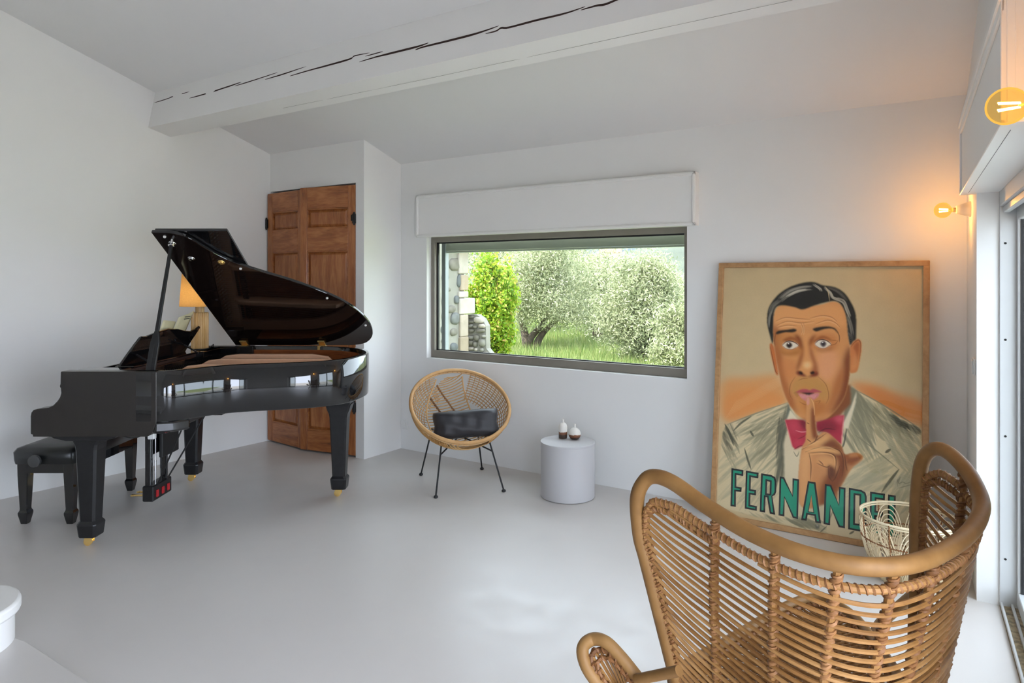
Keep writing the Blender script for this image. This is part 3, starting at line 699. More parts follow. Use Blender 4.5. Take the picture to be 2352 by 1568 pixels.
# pedal lyre
lx0, ly0 = .01, .02
ly = MB(); ly.bbox(-.015, .055, -.10, .14, .075, .175, .006); lyre = ly.build('pedal_box', M_psatin, pn)
ly.v  # lyre body sits below the key bed
lyre.location = (.02, 0, 0)
for y in (-.075, .115):
    m = MB(); m.bbox(-.003, .035, y-.016, y+.016, .17, .64, .004); m.build('lyre_post', M_pblack, lyre)
m = MB(); m.bbox(.004, .022, -.055, .10, .36, .64, .004); m.build('lyre_panel', M_psatin, lyre)
m = MB(); m.bbox(.05, .075, -.02, .20, .335, .60, .006); m.build('pedal_unit', M_pmatte, lyre)
for k, y in enumerate((-.05, .02, .09)):
    m = MB(); m.bbox(-.10, 0, y-.010, y+.010, .098, .108, .004); m.lathe([(0,-.004),(.014,-.004),(.016,0),(.014,.004),(0,.004)], 14, Matrix.Translation((-.10, y, .103))); m.build('pedal', M_brass, lyre)
    m = MB(); m.bbox(.054, .062, y-.013, y+.013, .095, .140, .002); m.build('felt_pad', M_felt, lyre)
    m = MB(); m.tube([(.045,y,.10),(.045,y,.63)], .004, 8); m.tube([(.045,y,.26),(.045,y,.33)], .0065, 8); m.build('pedal_rod', M_chrome if k == 0 else M_psatin, lyre)
for y0, y1 in ((-.04, -.22), (.08, .10)):
    m = MB(); m.tube([(.05, y0, .165), (.335, y1, .655)], .0055, 8); m.build('lyre_brace', M_pmatte, lyre)
m = MB(); m.bbox(.45, .60, -.30, -.18, .668, .715, .005); m.build('control_box', M_pmatte, pn)
m = MB(); m.tube([(.31,-.52,.66),(.27,-.45,.60),(.24,-.42,.585)], .004, 6); m.bbox(.222, .262, -.445, -.415, .555, .592, .004); m.build('cable_plug', M_plastic, pn)
m = MB(); m.tube(cr([(.10,-.60,.64),(.13,-.55,.60),(.17,-.45,.57),(.20,-.30,.60),(.22,-.2,.64)], 5), .003, 6); m.build('cable', M_pmatte, pn)

# ------------------------------------------------------------------ piano bench
bx0, by0 = -2.84, 4.515
bn = empty('piano_bench', W(bx0, by0), YAW, 'black adjustable piano bench with padded seat and side knob', 'bench')
hx_, hy_ = .185, .385
m = MB(); P = []
for z, d in ((.375,.004),(.40,.0),(.445,-.002),(.468,.012),(.480,.045),(.484,.09)):
    a, b = hx_-d, hy_-d; c = .02
    P.append([(-a+c,-b,z),(a-c,-b,z),(a,-b+c,z),(a,b-c,z),(a-c,b,z),(-a+c,b,z),(-a,b-c,z),(-a,-b+c,z)])
m.grid([r+[r[0]] for r in P]); m.f.append(tuple(range(len(m.v)-9, len(m.v)-1))); m.m.append(0); m.f.append(tuple(range(8))); m.m.append(0)
m.build('padded_seat', plain('black bench vinyl', (.008,.009,.009), .28), bn, True, 60)
m = MB(); a, b = .158, .345
m.box(-a,a,-b-.012,-b+.012,.315,.376); m.box(-a,a,b-.012,b+.012,.315,.376); m.box(-a-.012,-a+.012,-b,b,.315,.376); m.box(a-.012,a+.012,-b,b,.315,.376); m.build('apron', M_pblack, bn)
for sx in (-1,1):
    for sy in (-1,1):
        x, y = sx*.140, sy*.327; q = MB(); P = []
        for z, w_ in ((.376,.062),(.30,.060),(.095,.044),(.085,.046),(.072,.058),(.060,.058),(.0,.036)):
            h = w_/2; P.append([(x-h,y-h,z),(x+h,y-h,z),(x+h,y+h,z),(x-h,y+h,z)])
        q.grid([r+[r[0]] for r in P]); q.f += [(0,1,2,3), tuple(len(q.v)-5+i for i in range(4))]; q.m += [0,0]; q.build('leg', M_pblack, bn, bevel=.003)
m = MB(); m.lathe([(0,.0),(.012,0),(.012,.022),(.034,.024),(.037,.030),(.036,.044),(.030,.047),(0,.047)], 28, Matrix.Translation((-.02,-hy_,.405)) @ Matrix.Rotation(math.pi/2,4,'X')); m.build('knob', plain('dull black plastic', (.05,.05,.05), .5), bn, True, 40)

# ------------------------------------------------------------------ lamp and sheet music on the piano
lp = empty('table_lamp', W(-2.361+.085, 4.453+.53, .985), YAW, 'lit table lamp with straw shade and ribbed wooden column on the piano', 'lamp')
m = MB(); P = []
for z in (.006,.010,.262,.268):
    row = []
    for k in range(96):
        a = 2*math.pi*k/96; r = .057+(.0028 if (k % 4) < 2 else -.0028); r -= .003 if z in (.006,.268) else 0
        row.append((r*math.cos(a), r*math.sin(a), z))
    P.append(row+[row[0]])
m.grid(P); m.f += [tuple(range(96)), tuple(len(m.v)-97+i for i in range(96))]; m.m += [0,0]; m.build('column', M_lampwood, lp)
m = MB(); m.lathe([(0,0),(.06,0),(.06,.006),(0,.006)], 40); m.build('base_disc', M_pmatte, lp)
m = MB(); m.lathe([(0,.268),(.031,.268),(.031,.325),(0,.325)], 32); m.build('neck', M_lampwood, lp, True, 40)
m = MB(); m.lathe([(.136,.312),(.118,.56),(.116,.56),(.134,.312)], 48); m.build('lamp_shade', M_shade, lp, True, 60)
m = MB(); m.lathe([(0,.325),(.012,.325),(.012,.36),(.028,.40),(.030,.42),(.02,.445),(0,.45)], 20); m.build('lamp_bulb', emit('warm lamp bulb', (1.0,.78,.5), 22.0), lp, True)
m = MB(); m.tube(cr([(.055,-.01,.006),(.085,-.03,.012),(.10,.0,.035),(.085,.03,.02),(.075,.07,.008),(.09,.10,.006)], 6), .003, 6); m.build('cord', M_pmatte, lp)
sm = empty('sheet_music', W(-2.361+.06, 4.453+.06, .99), YAW, 'open cream sheet music leaning behind the piano music desk', 'sheet music')
ta2 = math.radians(20)
for sg, y0, y1, hgt in ((-1, -.12, .055, .235), (1, .060, .255, .262)):
    m = MB(); P = []
    for i in range(7):
        t = i/6; y = y0+(y1-y0)*t; bow = .014*math.sin(math.pi*t)
        tp = hgt-.02*(t if sg < 0 else (1-t)) + (.016*t if sg > 0 else 0)
        P.append([(-.025+bow, y, .006), (-.025+math.tan(ta2)*tp*.5+bow, y, tp*.5+.006), (-.025+math.tan(ta2)*tp+bow*.7, y+.02*(sg > 0), tp+.006)])
    m.grid(P); pg = m.build('page', M_paper, sm, True)
    sol = pg.modifiers.new('thickness', 'SOLIDIFY'); sol.thickness = .002
    if sg > 0:
        m = MB()
        for j in range(2):
            z = .245-.014*j; x = -.025+math.tan(ta2)*z+.0145
            m.box(x, x+.0008, y0+.07, y0+.15, z, z+.004)
        m.build('print_line', M_ink, pg)

# ------------------------------------------------------------------ drum table, vases
tb = empty('drum_table', at_z(1304, 1138, 0), 0, 'light grey cylindrical drum side table under the picture window', 'side table')
TR = .186; TZ = .378
m = MB(); m.lathe([(0,.003),(TR-.003,.003),(TR,.006),(TR,TZ-.014),(0,TZ-.014)], 72); m.build('drum', M_drum, tb, True, 40)
m = MB(); m.lathe([(0,TZ-.014),(TR+.001,TZ-.014),(TR+.002,TZ-.012),(TR+.002,TZ-.002),(TR,TZ),(0,TZ)], 72); m.build('table_top', M_drum, tb, True, 40)
def vase(px, py, prof, label, lo, hi, zs, name):
    p = at_z(px, py, TZ)
    v = empty('ceramic_vase', p, 0, label, 'vase', 'small ceramic vases on the drum table')
    body = [(r, z) for r, z in prof[0]]; neck = prof[1]
    m = MB(); m.lathe(body, 36); m.build('body', ceramic(name, lo, hi, zs), v, True, 60)
    m = MB(); m.lathe(neck, 24); m.build('neck', plain('white glaze '+name, (.74,.72,.68), .3), v, True, 60)
vase(1293, 1006, ([(0,0),(.026,0),(.029,.003),(.030,.012),(.030,.072),(.029,.085),(.025,.098),(.017,.107),(.010,.111)], [(.0095,.108),(.0085,.118),(.009,.130),(.010,.134),(.008,.134),(.007,.115)]),
     'tall cylindrical ceramic vase, white above and dark brown below', (.045,.026,.018), (.74,.71,.66), .050, 'tall vase glaze')
vase(1320, 1008, ([(0,0),(.022,0),(.031,.006),(.039,.018),(.0425,.034),(.041,.048),(.035,.062),(.025,.073),(.012,.080),(.008,.082)], [(.008,.079),(.0075,.088),(.008,.102),(.009,.106),(.0075,.106),(.006,.085)]),
     'round squat ceramic vase, white above and dark brown below', (.045,.026,.018), (.74,.71,.66), .038, 'round vase glaze')

# ------------------------------------------------------------------ rattan bucket chair and cushion
feet = [at_z(967,1091,0), at_z(1001,1143,0), at_z(1157,1129,0), at_z(1107,1078,0)]     # back left, front left, front right, back right
cc = sum(feet, Vector())/4; fwd = ((feet[1]+feet[2])/2-(feet[0]+feet[3])/2).normalized()
rt = empty('rattan_chair', cc, math.atan2(fwd.y, fwd.x)+math.pi/2, 'round rattan bucket chair on thin black metal legs', 'chair')
# local frame: -y faces forward
MI = Matrix.Rotation(-(math.atan2(fwd.y, fwd.x)+math.pi/2), 4, 'Z') @ Matrix.Translation(-cc)
RC = Vector((0, .0, .575)); RR = .365; tilt = math.radians(37)
ex = Vector((1,0,0)); ey = Vector((0, math.cos(tilt), math.sin(tilt))); en = Vector((0, math.sin(tilt), -math.cos(tilt)))   # en: down and back, the depth direction
def ringp(a, r=RR, d=0.0): return RC + ex*r*math.cos(a) + ey*r*.98*math.sin(a) + en*d
m = MB(); m.tube([ringp(2*math.pi*k/72) for k in range(72)], .0135, 10, True); hoop = m.build('rim_hoop', M_rope, rt, True)
DEP = .215
def bowl(a, t):            # t 0 at the hoop, 1 at the bowl's bottom
    r = RR*math.cos(t*math.pi/2)**.75 if t < 1 else 0; d = DEP*math.sin(t*math.pi/2)**.9
    return ringp(a, r, d)
def bowl_xy(x, y):         # over disc coordinates in [-1,1]
    q = min(.9999, math.hypot(x, y)); t = math.acos(min(1, q**(1/.75)))*2/math.pi
    return ringp(math.atan2(y, x) if q > 1e-6 else 0, RR*q, DEP*math.sin(t*math.pi/2)**.9)
m = MB(); W_ = .0034
# hoops on both flanks, parallel to the rim
for t in [.07+.052*k for k in range(11)]:
    for a0, a1 in ((math.radians(112), math.radians(245)), (math.radians(-65), math.radians(68))):
        m.tube([bowl(a0+(a1-a0)*k/26, t) for k in range(27)], W_, 5)
m.build('flank_weave', M_rope2, rt, True); tag(rt.children[-1], kind='stuff')
m = MB()
for k in range(22):        # cross canes on the flanks
    for a in (math.radians(-62+128*k/21), math.radians(120+122*k/21)):
        m.tube([bowl(a, .02+.62*j/9) for j in range(10)], W_*.9, 5)
tag(m.build('flank_canes', M_rope2, rt, True), kind='stuff')
m = MB()
for k in range(34):        # canes across the middle of the back and seat
    y = math.sin(math.pi/2*(-.72+1.62*k/33)); lim = math.sqrt(max(0, 1-y*y))*.99; x0, x1 = max(-lim, float(np.interp(y, [-.1,.44,.89,1.0], [-.60,-.57,-.35,-.2]))), min(lim, float(np.interp(y, [-.6,-.1,.25,.85,1.0], [.62,.42,.36,.26,.2])))
    pts = [bowl_xy(x0+(x1-x0)*j/16, max(-.97, min(.97, y+.24*((x0+(x1-x0)*j/16))))) for j in range(17)]
    m.tube(pts, W_*1.25, 5)
tag(m.build('middle_canes', M_rope2, rt, True), kind='stuff')
for ctl in ([(-.31,.86),(-.17,.70),(-.05,.50),(.06,.22),(.11,-.05),(.10,-.45)], [(-.47,.62),(-.36,.46),(-.26,.26),(-.18,-.02),(-.16,-.4)]):
    m = MB(); cp = cr([(x, y, 0) for x, y in ctl], 6); cp = [cp[int(round(j*(len(cp)-1)/20))] for j in range(21)]; pts = [bowl_xy(p.x, p.y) for p in cp]
    m.tube(pts, .006, 6); hp = []
    for j in range(160):
        f = j/8; i = min(int(f), 19); p = pts[i].lerp(pts[i+1], f-i); a = j*1.3
        hp.append(p+Vector((math.cos(a), 0, math.sin(a)))*.008)
    m.tube(hp, .0022, 4); m.build('twisted_rib', M_bind, rt, True)
for ctl in ([(-.33,.92),(-.46,.70),(-.56,.44),(-.60,.15),(-.58,-.10),(-.52,-.45)], [(.24,.95),(.28,.75),(.35,.35),(.38,.05),(.42,-.2)]):
    m = MB(); m.tube([bowl_xy(p.x, p.y) for p in cr([(x, y, 0) for x, y in ctl], 5)], .0055, 6); m.build('edge_rib', M_rope, rt, True)
m = MB()
for k in range(64):        # lashings around the hoop
    a = 2*math.pi*(k+.3*random.random())/64
    m.tube([bowl(a, .0), bowl(a+.05, .03), bowl(a+.12, .07)], .0036, 5)
tag(m.build('rim_lashing', M_bind, rt, True), kind='stuff')
m = MB(); m.tube([bowl(2*math.pi*k/60, .055) for k in range(60)], .006, 6, True); m.build('inner_hoop', M_rope, rt, True)
tops = []
for f in feet:
    lf_ = MI @ f; lf_ = lf_.to_3d(); tp = Vector((lf_.x*.72, lf_.y*.60+.02, .375 if lf_.y > 0 else .335))
    m = MB(); m.tube([tp, Vector((lf_.x, lf_.y, .010))], .0062, 8); leg = m.build('leg', M_blackmetal, rt, True)
    m = MB(); m.lathe([(0,0),(.012,0),(.016,.005),(.014,.013),(.008,.018),(0,.018)], 14, Matrix.Translation((lf_.x, lf_.y, 0))); m.build('foot_pad', M_blackmetal, leg, True)
    tops.append((tp, lf_))
q = [t.lerp(Vector((f.x,f.y,.01)), .22) for t, f in tops]
m = MB(); m.tube([q[1], Vector((0,.02,.345)), q[3]], .0055, 8); m.tube([q[0], Vector((0,.02,.345)), q[2]], .0055, 8); m.build('cross_brace', M_blackmetal, rt, True)
m = MB(); m.tube([tops[0][0], tops[1][0]], .0055, 8); m.tube([tops[2][0], tops[3][0]], .0055, 8); m.tube([tops[1][0], tops[2][0]], .0055, 8); m.tube([tops[0][0], tops[3][0]], .0055, 8); m.build('seat_frame', M_blackmetal, rt, True)

def pillow(w, h, t, name, mat, parent, seam_mat, n=28, puff=2.6):
    m = MB(); vs = []; rows = []
    for sgn in (1, -1):
        P = []
        for i in range(n+1):
            row = []
            for j in range(n+1):
                a, b = -1+2*i/n, -1+2*j/n
                f = (1-abs(a)**puff)**.5*(1-abs(b)**puff)**.5
                pin = 1-.06*(1-abs(a))**1*abs(b)**3; pin2 = 1-.10*(1-abs(b))*abs(a)**3
                wr = .006*math.sin(a*9+b*3)*math.sin(b*5-a*4)*f + .005*math.sin(a*17+b*2)*f*(1-abs(b))
                cn = 1-.09*(abs(a)*abs(b))**3; row.append((a*w/2*pin2*cn, sgn*(t/2*f)+wr*sgn, b*h/2*pin*cn))
            P.append(row)
        m.grid(P)
    return m.build(name, mat, parent, True, 0)
cu = empty('cushion', cc+Vector((0,0,0)), 0, 'dark slate leather bolster cushion in the rattan bucket chair', 'cushion')
c0 = at_y(1070, 973, cc.y-.045); cu.location = c0
pw = pillow(.50, .205, .19, 'cover', M_leather, cu, None, puff=4.2)
pw.rotation_euler = (math.radians(-14), math.radians(-3.5), 0); cu.rotation_euler = (0, 0, YAW+math.radians(6))
m = MB(); m.tube([(-.25+.5*k/24, -.048-.022*math.sin(math.pi*k/24), -.085+.006*math.sin(k*.9)) for k in range(25)], .0022, 5); sm_ = m.build('piping', M_leather, cu, True); sm_.parent = cu
sm_.rotation_euler = pw.rotation_euler

# ------------------------------------------------------------------ leaning framed poster
PB = Vector((-1.329, 4.283, 0.0)); PB2 = Vector((-.157, 4.279, 0.0)); PT = Vector((-1.322, 4.470, 1.600))
pwid = (PB2-PB).length; lean = math.atan2(.187, 1.598); PH = 1.609
po = empty('framed_poster', PB, math.atan2(PB2.y-PB.y, PB2.x-PB.x), 'large oak framed poster of a man in a red bow tie with finger on lips', 'poster')
PM = Matrix.Rotation(-lean, 4, 'X')                 # local: x right, y back, z up along the poster
FWD = .031
def pbox(m, x0, x1, y0, y1, z0, z1, b=.002): return m.bbox(x0, x1, y0, y1, z0, z1, b, PM)
for x0, x1, z0, z1 in ((0, pwid, PH-FWD, PH), (0, pwid, 0, FWD), (0, FWD, FWD, PH-FWD), (pwid-FWD, pwid, FWD, PH-FWD)):
    m = MB(); pbox(m, x0, x1, -.018, .014, z0, z1); m.build('frame_rail', M_oak, po)
m = MB(); pbox(m, FWD*.5, pwid-FWD*.5, .004, .010, FWD*.5, PH-FWD*.5, .001); m.build('backing_board', M_pmatte, po)
PWI, PHI = pwid-2*FWD, PH-2*FWD
# the printed sheet: painted in code, one colour per mesh vertex
NX, NY = 430, 590
img = np.zeros((NY, NX, 3)); gy, gx = np.mgrid[0:NY, 0:NX]; gs = gx/(NX-1); gt = gy/(NY-1)       # gt 0 at the top
def solve_h(src, dst):
    A = []
    for (x, y), (u, v) in zip(src, dst):
        A.append([x, y, 1, 0, 0, 0, -u*x, -u*y, -u]); A.append([0, 0, 0, x, y, 1, -v*x, -v*y, -v])
    return np.linalg.svd(np.array(A, float))[2][-1].reshape(3, 3)
HM = solve_h([(1667,621),(2119,619),(2113,1258),(1643,1176)], [(0,0),(1,0),(1,1),(0,1)])
def uv(p):
    q = HM @ np.array([p[0], p[1], 1.0]); return q[0]/q[2], q[1]/q[2]
def c1(p): return (1620+p[0]/2.3055, 580+p[1]/2.3055)      # poster close view -> photo pixels
def c2(p): return (1720+p[0]/4.9, 640+p[1]/4.9)            # face close view
def c3(p): return (1640+p[0]/4.4808, 920+p[1]/4.4808)      # lower close view
def srgb(r, g, b):
    f = lambda c: ((c/255+.055)/1.055)**2.4 if c > 10 else c/255/12.92
    return np.array([f(r), f(g), f(b)])
def gr(p):
    u, v = uv(p); return u*(NX-1), v*(NY-1)
def blur(a, r):
    if r <= 0: return a
    for _ in range(2):
        for ax in (0, 1):
            k = 2*r+1; pad = [(0,0),(0,0)]; pad[ax] = (r+1, r); c = np.cumsum(np.pad(a, pad, mode='edge'), axis=ax)
            a = (np.take(c, range(k, c.shape[ax]), axis=ax)-np.take(c, range(0, c.shape[ax]-k), axis=ax))/k
    return a
def mask_poly(pts, soft=1):
    P = np.array([gr(p) for p in pts]); pad = 3*soft+3
    x0, x1 = int(max(0, P[:,0].min()-pad)), int(min(NX, P[:,0].max()+pad+1)); y0, y1 = int(max(0, P[:,1].min()-pad)), int(min(NY, P[:,1].max()+pad+1))
    if x1 <= x0 or y1 <= y0: return None
    X = gx[y0:y1, x0:x1]+.0; Y = gy[y0:y1, x0:x1]+.0; acc = np.zeros(X.shape)
    for oy in (-.25, .25):
        ins = np.zeros(X.shape, bool); n = len(P); yy = Y+oy
        for i in range(n):
            xa, ya = P[i]; xb, yb = P[(i+1) % n]
            if ya == yb: continue
            ins ^= ((ya > yy) != (yb > yy)) & (X < (xb-xa)*(yy-ya)/(yb-ya)+xa)
        acc += ins*.5
    return (slice(y0, y1), slice(x0, x1)), blur(acc, soft)
def paint(r, mk, col, op=1.0):
    a = (mk*op)[..., None]; img[r] = img[r]*(1-a)+np.asarray(col)*a
def poly(cf_, pts, col, op=1.0, soft=1, smooth=True, clip=None):
    P = [cf_(p) for p in pts]
    if smooth: P = [(p.x, p.y) for p in cr([(a, b, 0) for a, b in P], 4, True)]
    q = mask_poly(P, soft)
    if q is None: return None
    r, mk = q
    if clip is not None: mk = mk*clip[r]
    paint(r, mk, srgb(*col), op); full = np.zeros((NY, NX)); full[r] = mk; return full
def stroke(cf_, pts, w, col, op=1.0, soft=1, clip=None, taper=True):
    P = [(p.x, p.y) for p in cr([(*cf_(p), 0) for p in pts], 6)]
    G = np.array([gr(p) for p in P]); n = len(G); wpx = w*(NX/460)
    x0, x1 = int(max(0, G[:,0].min()-wpx-4)), int(min(NX, G[:,0].max()+wpx+5)); y0, y1 = int(max(0, G[:,1].min()-wpx-4)), int(min(NY, G[:,1].max()+wpx+5))
    if x1 <= x0 or y1 <= y0: return
    X = gx[y0:y1, x0:x1]; Y = gy[y0:y1, x0:x1]; mk = np.zeros(X.shape)
    for i in range(n-1):
        ax, ay = G[i]; bx, by = G[i+1]; dx, dy = bx-ax, by-ay; L = dx*dx+dy*dy+1e-9
        t = np.clip(((X-ax)*dx+(Y-ay)*dy)/L, 0, 1); d = np.hypot(X-ax-t*dx, Y-ay-t*dy)
        f = (i+t)/(n-1); ww = wpx*.5*(np.sin(np.pi*np.clip(f, .04, .96))**.6 if taper else 1.0)
        mk = np.maximum(mk, np.clip((ww-d)/(.6+soft*.6)+.5, 0, 1))
    r = (slice(y0, y1), slice(x0, x1))
    if clip is not None: mk = mk*clip[r]
    paint(r, mk, srgb(*col), op)
cream = srgb(203, 180, 140)
img[:] = cream
nz = blur(rng.random((NY, NX)), 9); nz = (nz-nz.mean())/nz.std()
img *= (1+.012*nz)[..., None]
nf = rng.random((NY, NX))
# orange glow bands beside the shoulders
poly(c1, [(95,690),(240,665),(390,660),(440,800),(300,840),(110,890)], (219,148,80), .8, 9)
poly(c1, [(120,760),(300,720),(430,790),(300,840),(110,895)], (222,140,66), .55, 7)
poly(c1, [(770,690),(900,700),(1000,740),(1140,790),(1140,910),(980,860),(860,790)], (214,134,66), .85, 8)
poly(c1, [(840,720),(1000,760),(1080,860),(960,860)], (206,118,48), .5, 8)
for k in range(26):
    x = 110+k*12; y = 880-k*7; stroke(c1, [(x, y), (x+60, y-95)], 1.4, (236,190,140), .35, 1)
# jacket
jk = [(62,1300),(70,1120),(92,960),(110,915),(250,860),(440,795),(470,830),(490,900),(600,980),(720,900),(740,800),(775,705),(800,730),(930,800),(1010,860),(1135,925),(1138,1240),(1136,1420),(1135,1560),(600,1480),(60,1340)]
JM = poly(c1, jk, (212,195,158), 1, 1, False)
def hatch(cf_, quad, n, ang, ln, w, col, op, seed=1):
    R = random.Random(seed); (xa, ya), (xb, yb), (xc, yc), (xd, yd) = quad
    for k in range(n):
        a, b = R.random(), R.random()
        x = (xa*(1-a)+xb*a)*(1-b)+(xd*(1-a)+xc*a)*b; y = (ya*(1-a)+yb*a)*(1-b)+(yd*(1-a)+yc*a)*b
        op_ = op*.8; l = ln*(.6+.8*R.random()); an = math.radians(ang+R.uniform(-9, 9)); dx, dy = math.cos(an)*l/2, math.sin(an)*l/2
        stroke(cf_, [(x-dx, y-dy), (x, y+R.uniform(-3, 3)), (x+dx, y+dy)], w*(.6+.8*R.random()), col, op_*(.5+.6*R.random()), 1, JM)
GD, GM, GL = (74,74,60), (130,126,102), (164,157,129)
hatch(c1, [(130,900),(430,810),(430,900),(230,1000)], 60, -28, 110, 4, GM, .55, 2)
hatch(c1, [(240,960),(420,870),(400,1120),(260,1120)], 70, -48, 130, 5, GM, .5, 3)
hatch(c1, [(385,920),(430,900),(420,1180),(370,1180)], 40, 97, 160, 6, GD, .6, 4)
hatch(c1, [(95,930),(160,910),(170,1130),(80,1060)], 30, 62, 100, 6, GD, .5, 5)
hatch(c1, [(70,1100),(200,1000),(330,1200),(80,1290)], 40, -40, 120, 6, GL, .5, 6)
hatch(c1, [(790,740),(860,790),(900,1060),(740,1040)], 90, 62, 150, 6, GM, .6, 7)
hatch(c1, [(850,790),(1000,860),(1080,960),(900,960)], 70, 50, 120, 6, GM, .55, 8)
hatch(c1, [(1000,870),(1125,930),(1090,960),(1010,900)], 26, 40, 70, 7, GD, .8, 9)
hatch(c1, [(940,960),(1130,960),(1130,1150),(1010,1120)], 60, 55, 120, 6, GL, .55, 10)
hatch(c1, [(760,1100),(960,1080),(940,1240),(760,1260)], 60, -30, 120, 7, GL, .5, 11)
hatch(c1, [(960,1200),(1130,1100),(1130,1330),(980,1330)], 60, -55, 110, 6, GL, .6, 12)
hatch(c1, [(210,1390),(400,1400),(380,1440),(250,1420)], 30, 30, 90, 5, GM, .6, 13)
hatch(c1, [(150,1220),(330,1230),(360,1320),(200,1330)], 40, -50, 110, 5, GL, .5, 14)
# lapels, seams, shirt
SH = poly(c1, [(430,960),(415,1010),(420,1190),(500,1290),(500,1090),(480,1010)], (214,198,166), 1, 2, False)
poly(c1, [(400,890),(440,800),(450,835),(415,990),(408,1180),(375,1190),(395,1010)], (108,106,88), .55, 3)
for ln, w, c in (([(208,1035),(225,1095),(242,1145)], 5, GD), ([(240,945),(256,972)], 6, GD), ([(208,1035),(300,970),(400,880)], 2, GL), ([(950,1052),(976,1034)], 6, GD), ([(1020,1138),(975,1195),(930,1258)], 6, GD), ([(1020,1138),(900,1040),(790,960)], 3, GM),
                 ([(752,905),(735,1000),(722,1030)], 4, (70,70,62)), ([(800,730),(930,800),(1130,925)], 3, GM), ([(440,795),(250,860),(110,915)], 3, GM), ([(105,910),(130,960),(150,1020)], 7, GD), ([(245,868),(190,905),(150,945)], 5, GD), ([(760,1478),(785,1462)], 4, GD)):
    stroke(c1, ln, w, c, .85, 1)
# collar
poly(c1, [(765,705),(795,730),(800,770),(770,840),(745,905),(720,900),(735,840)], (126,122,98), 1, 1, False)
poly(c1, [(800,735),(797,790),(770,880),(755,930),(735,925),(728,905),(770,820)], (224,212,184), 1, 1, False)
poly(c1, [(440,800),(452,830),(505,905),(470,890),(425,880)], (112,114,98), 1, 1, False)
poly(c1, [(452,833),(510,905),(432,890)], (222,210,180), 1, 1, False)
# neck shade and face
SK, SK2, SK3, SKD = (212,148,90), (226,170,112), (186,110,54), (136,68,28)
poly(c1, [(450,810),(560,900),(700,880),(770,800),(770,700),(470,700)], (134,74,34), 1, 2, False)
ear_l = poly(c1, [(345,495),(358,487),(372,520),(385,600),(390,650),(376,645),(362,590),(350,540)], (196,112,58), 1, 1)
ear_r = poly(c1, [(768,500),(790,472),(812,462),(827,480),(828,520),(818,580),(806,628),(785,640),(765,635),(760,580)], (204,126,70), 1, 1)
poly(c1, [(785,505),(808,478),(818,500),(806,570),(790,600),(800,540)], (160,82,36), .8, 2)
poly(c1, [(788,560),(800,545),(806,590),(790,620),(775,625)], (222,150,92), .7, 3)
stroke(c1, [(772,505),(795,478),(815,470),(824,500),(815,580)], 2, (120,56,24), .8)
stroke(c1, [(347,500),(360,560),(375,630),(388,645)], 2, (120,56,24), .8)
face = [(372,330),(400,290),(470,285),(600,290),(680,270),(725,290),(748,340),(760,440),(768,520),(768,620),(756,700),(735,770),(690,835),(640,880),(590,895),(540,890),(490,860),(445,800),(415,730),(396,650),(380,570),(366,480),(362,400)]
FM = poly(c1, face, SK, 1, 1)
def sh(pts, col, op, soft=4, cf_=c1): return poly(cf_, pts, col, min(1, op*1.22), max(1, int(soft*.75)), True, FM)
sh([(380,300),(700,280),(740,340),(740,400),(600,390),(480,400),(375,410)], (224,160,100), .8, 8)
sh([(362,400),(395,420),(405,520),(420,640),(450,760),(500,850),(440,800),(380,560)], (150,78,34), .75, 8)
sh([(365,500),(400,560),(430,680),(480,800),(455,810),(400,680)], (168,92,42), .6, 9)
sh([(735,560),(772,500),(772,680),(750,760),(690,840),(660,850),(710,740),(728,640)], (124,60,26), .85, 7)
sh([(700,640),(735,600),(720,720),(670,820),(620,870),(660,760)], (170,96,44), .7, 9)
sh([(420,560),(500,600),(490,660),(450,700),(415,640)], (206,130,74), .6, 9)
sh([(600,540),(690,520),(700,620),(640,690),(600,650)], (222,156,110), .75, 10)
sh([(500,700),(620,700),(640,800),(590,880),(520,870),(480,790)], (200,132,66), .65, 8)
sh([(470,680),(520,655),(600,660),(660,720),(640,790),(600,760),(520,710),(490,760),(455,730)], (192,140,74), .7, 7)
sh([(520,800),(560,790),(640,800),(620,850),(560,860)], (178,104,48), .6, 7)
# nose
sh([(525,440),(560,440),(562,520),(590,600),(585,640),(545,655),(500,645),(488,620),(512,540)], (218,152,92), .8, 6)
sh([(505,470),(525,520),(515,580),(492,630),(486,610),(505,540)], (150,78,34), .75, 4)
sh([(556,480),(575,540),(598,610),(592,650),(560,640),(575,600),(556,540)], (156,82,44), .7, 4)
sh([(525,590),(555,585),(560,610),(530,615)], (240,196,140), .7, 5)
sh([(490,628),(520,640),(545,660),(575,640),(596,632),(596,655),(545,662),(490,650)], (126,50,28), .85, 3)
sh([(498,634),(512,632),(520,646),(504,648)], (40,14,10), .95, 1); sh([(558,638),(575,630),(582,642),(565,648)], (40,14,10), .95, 1)
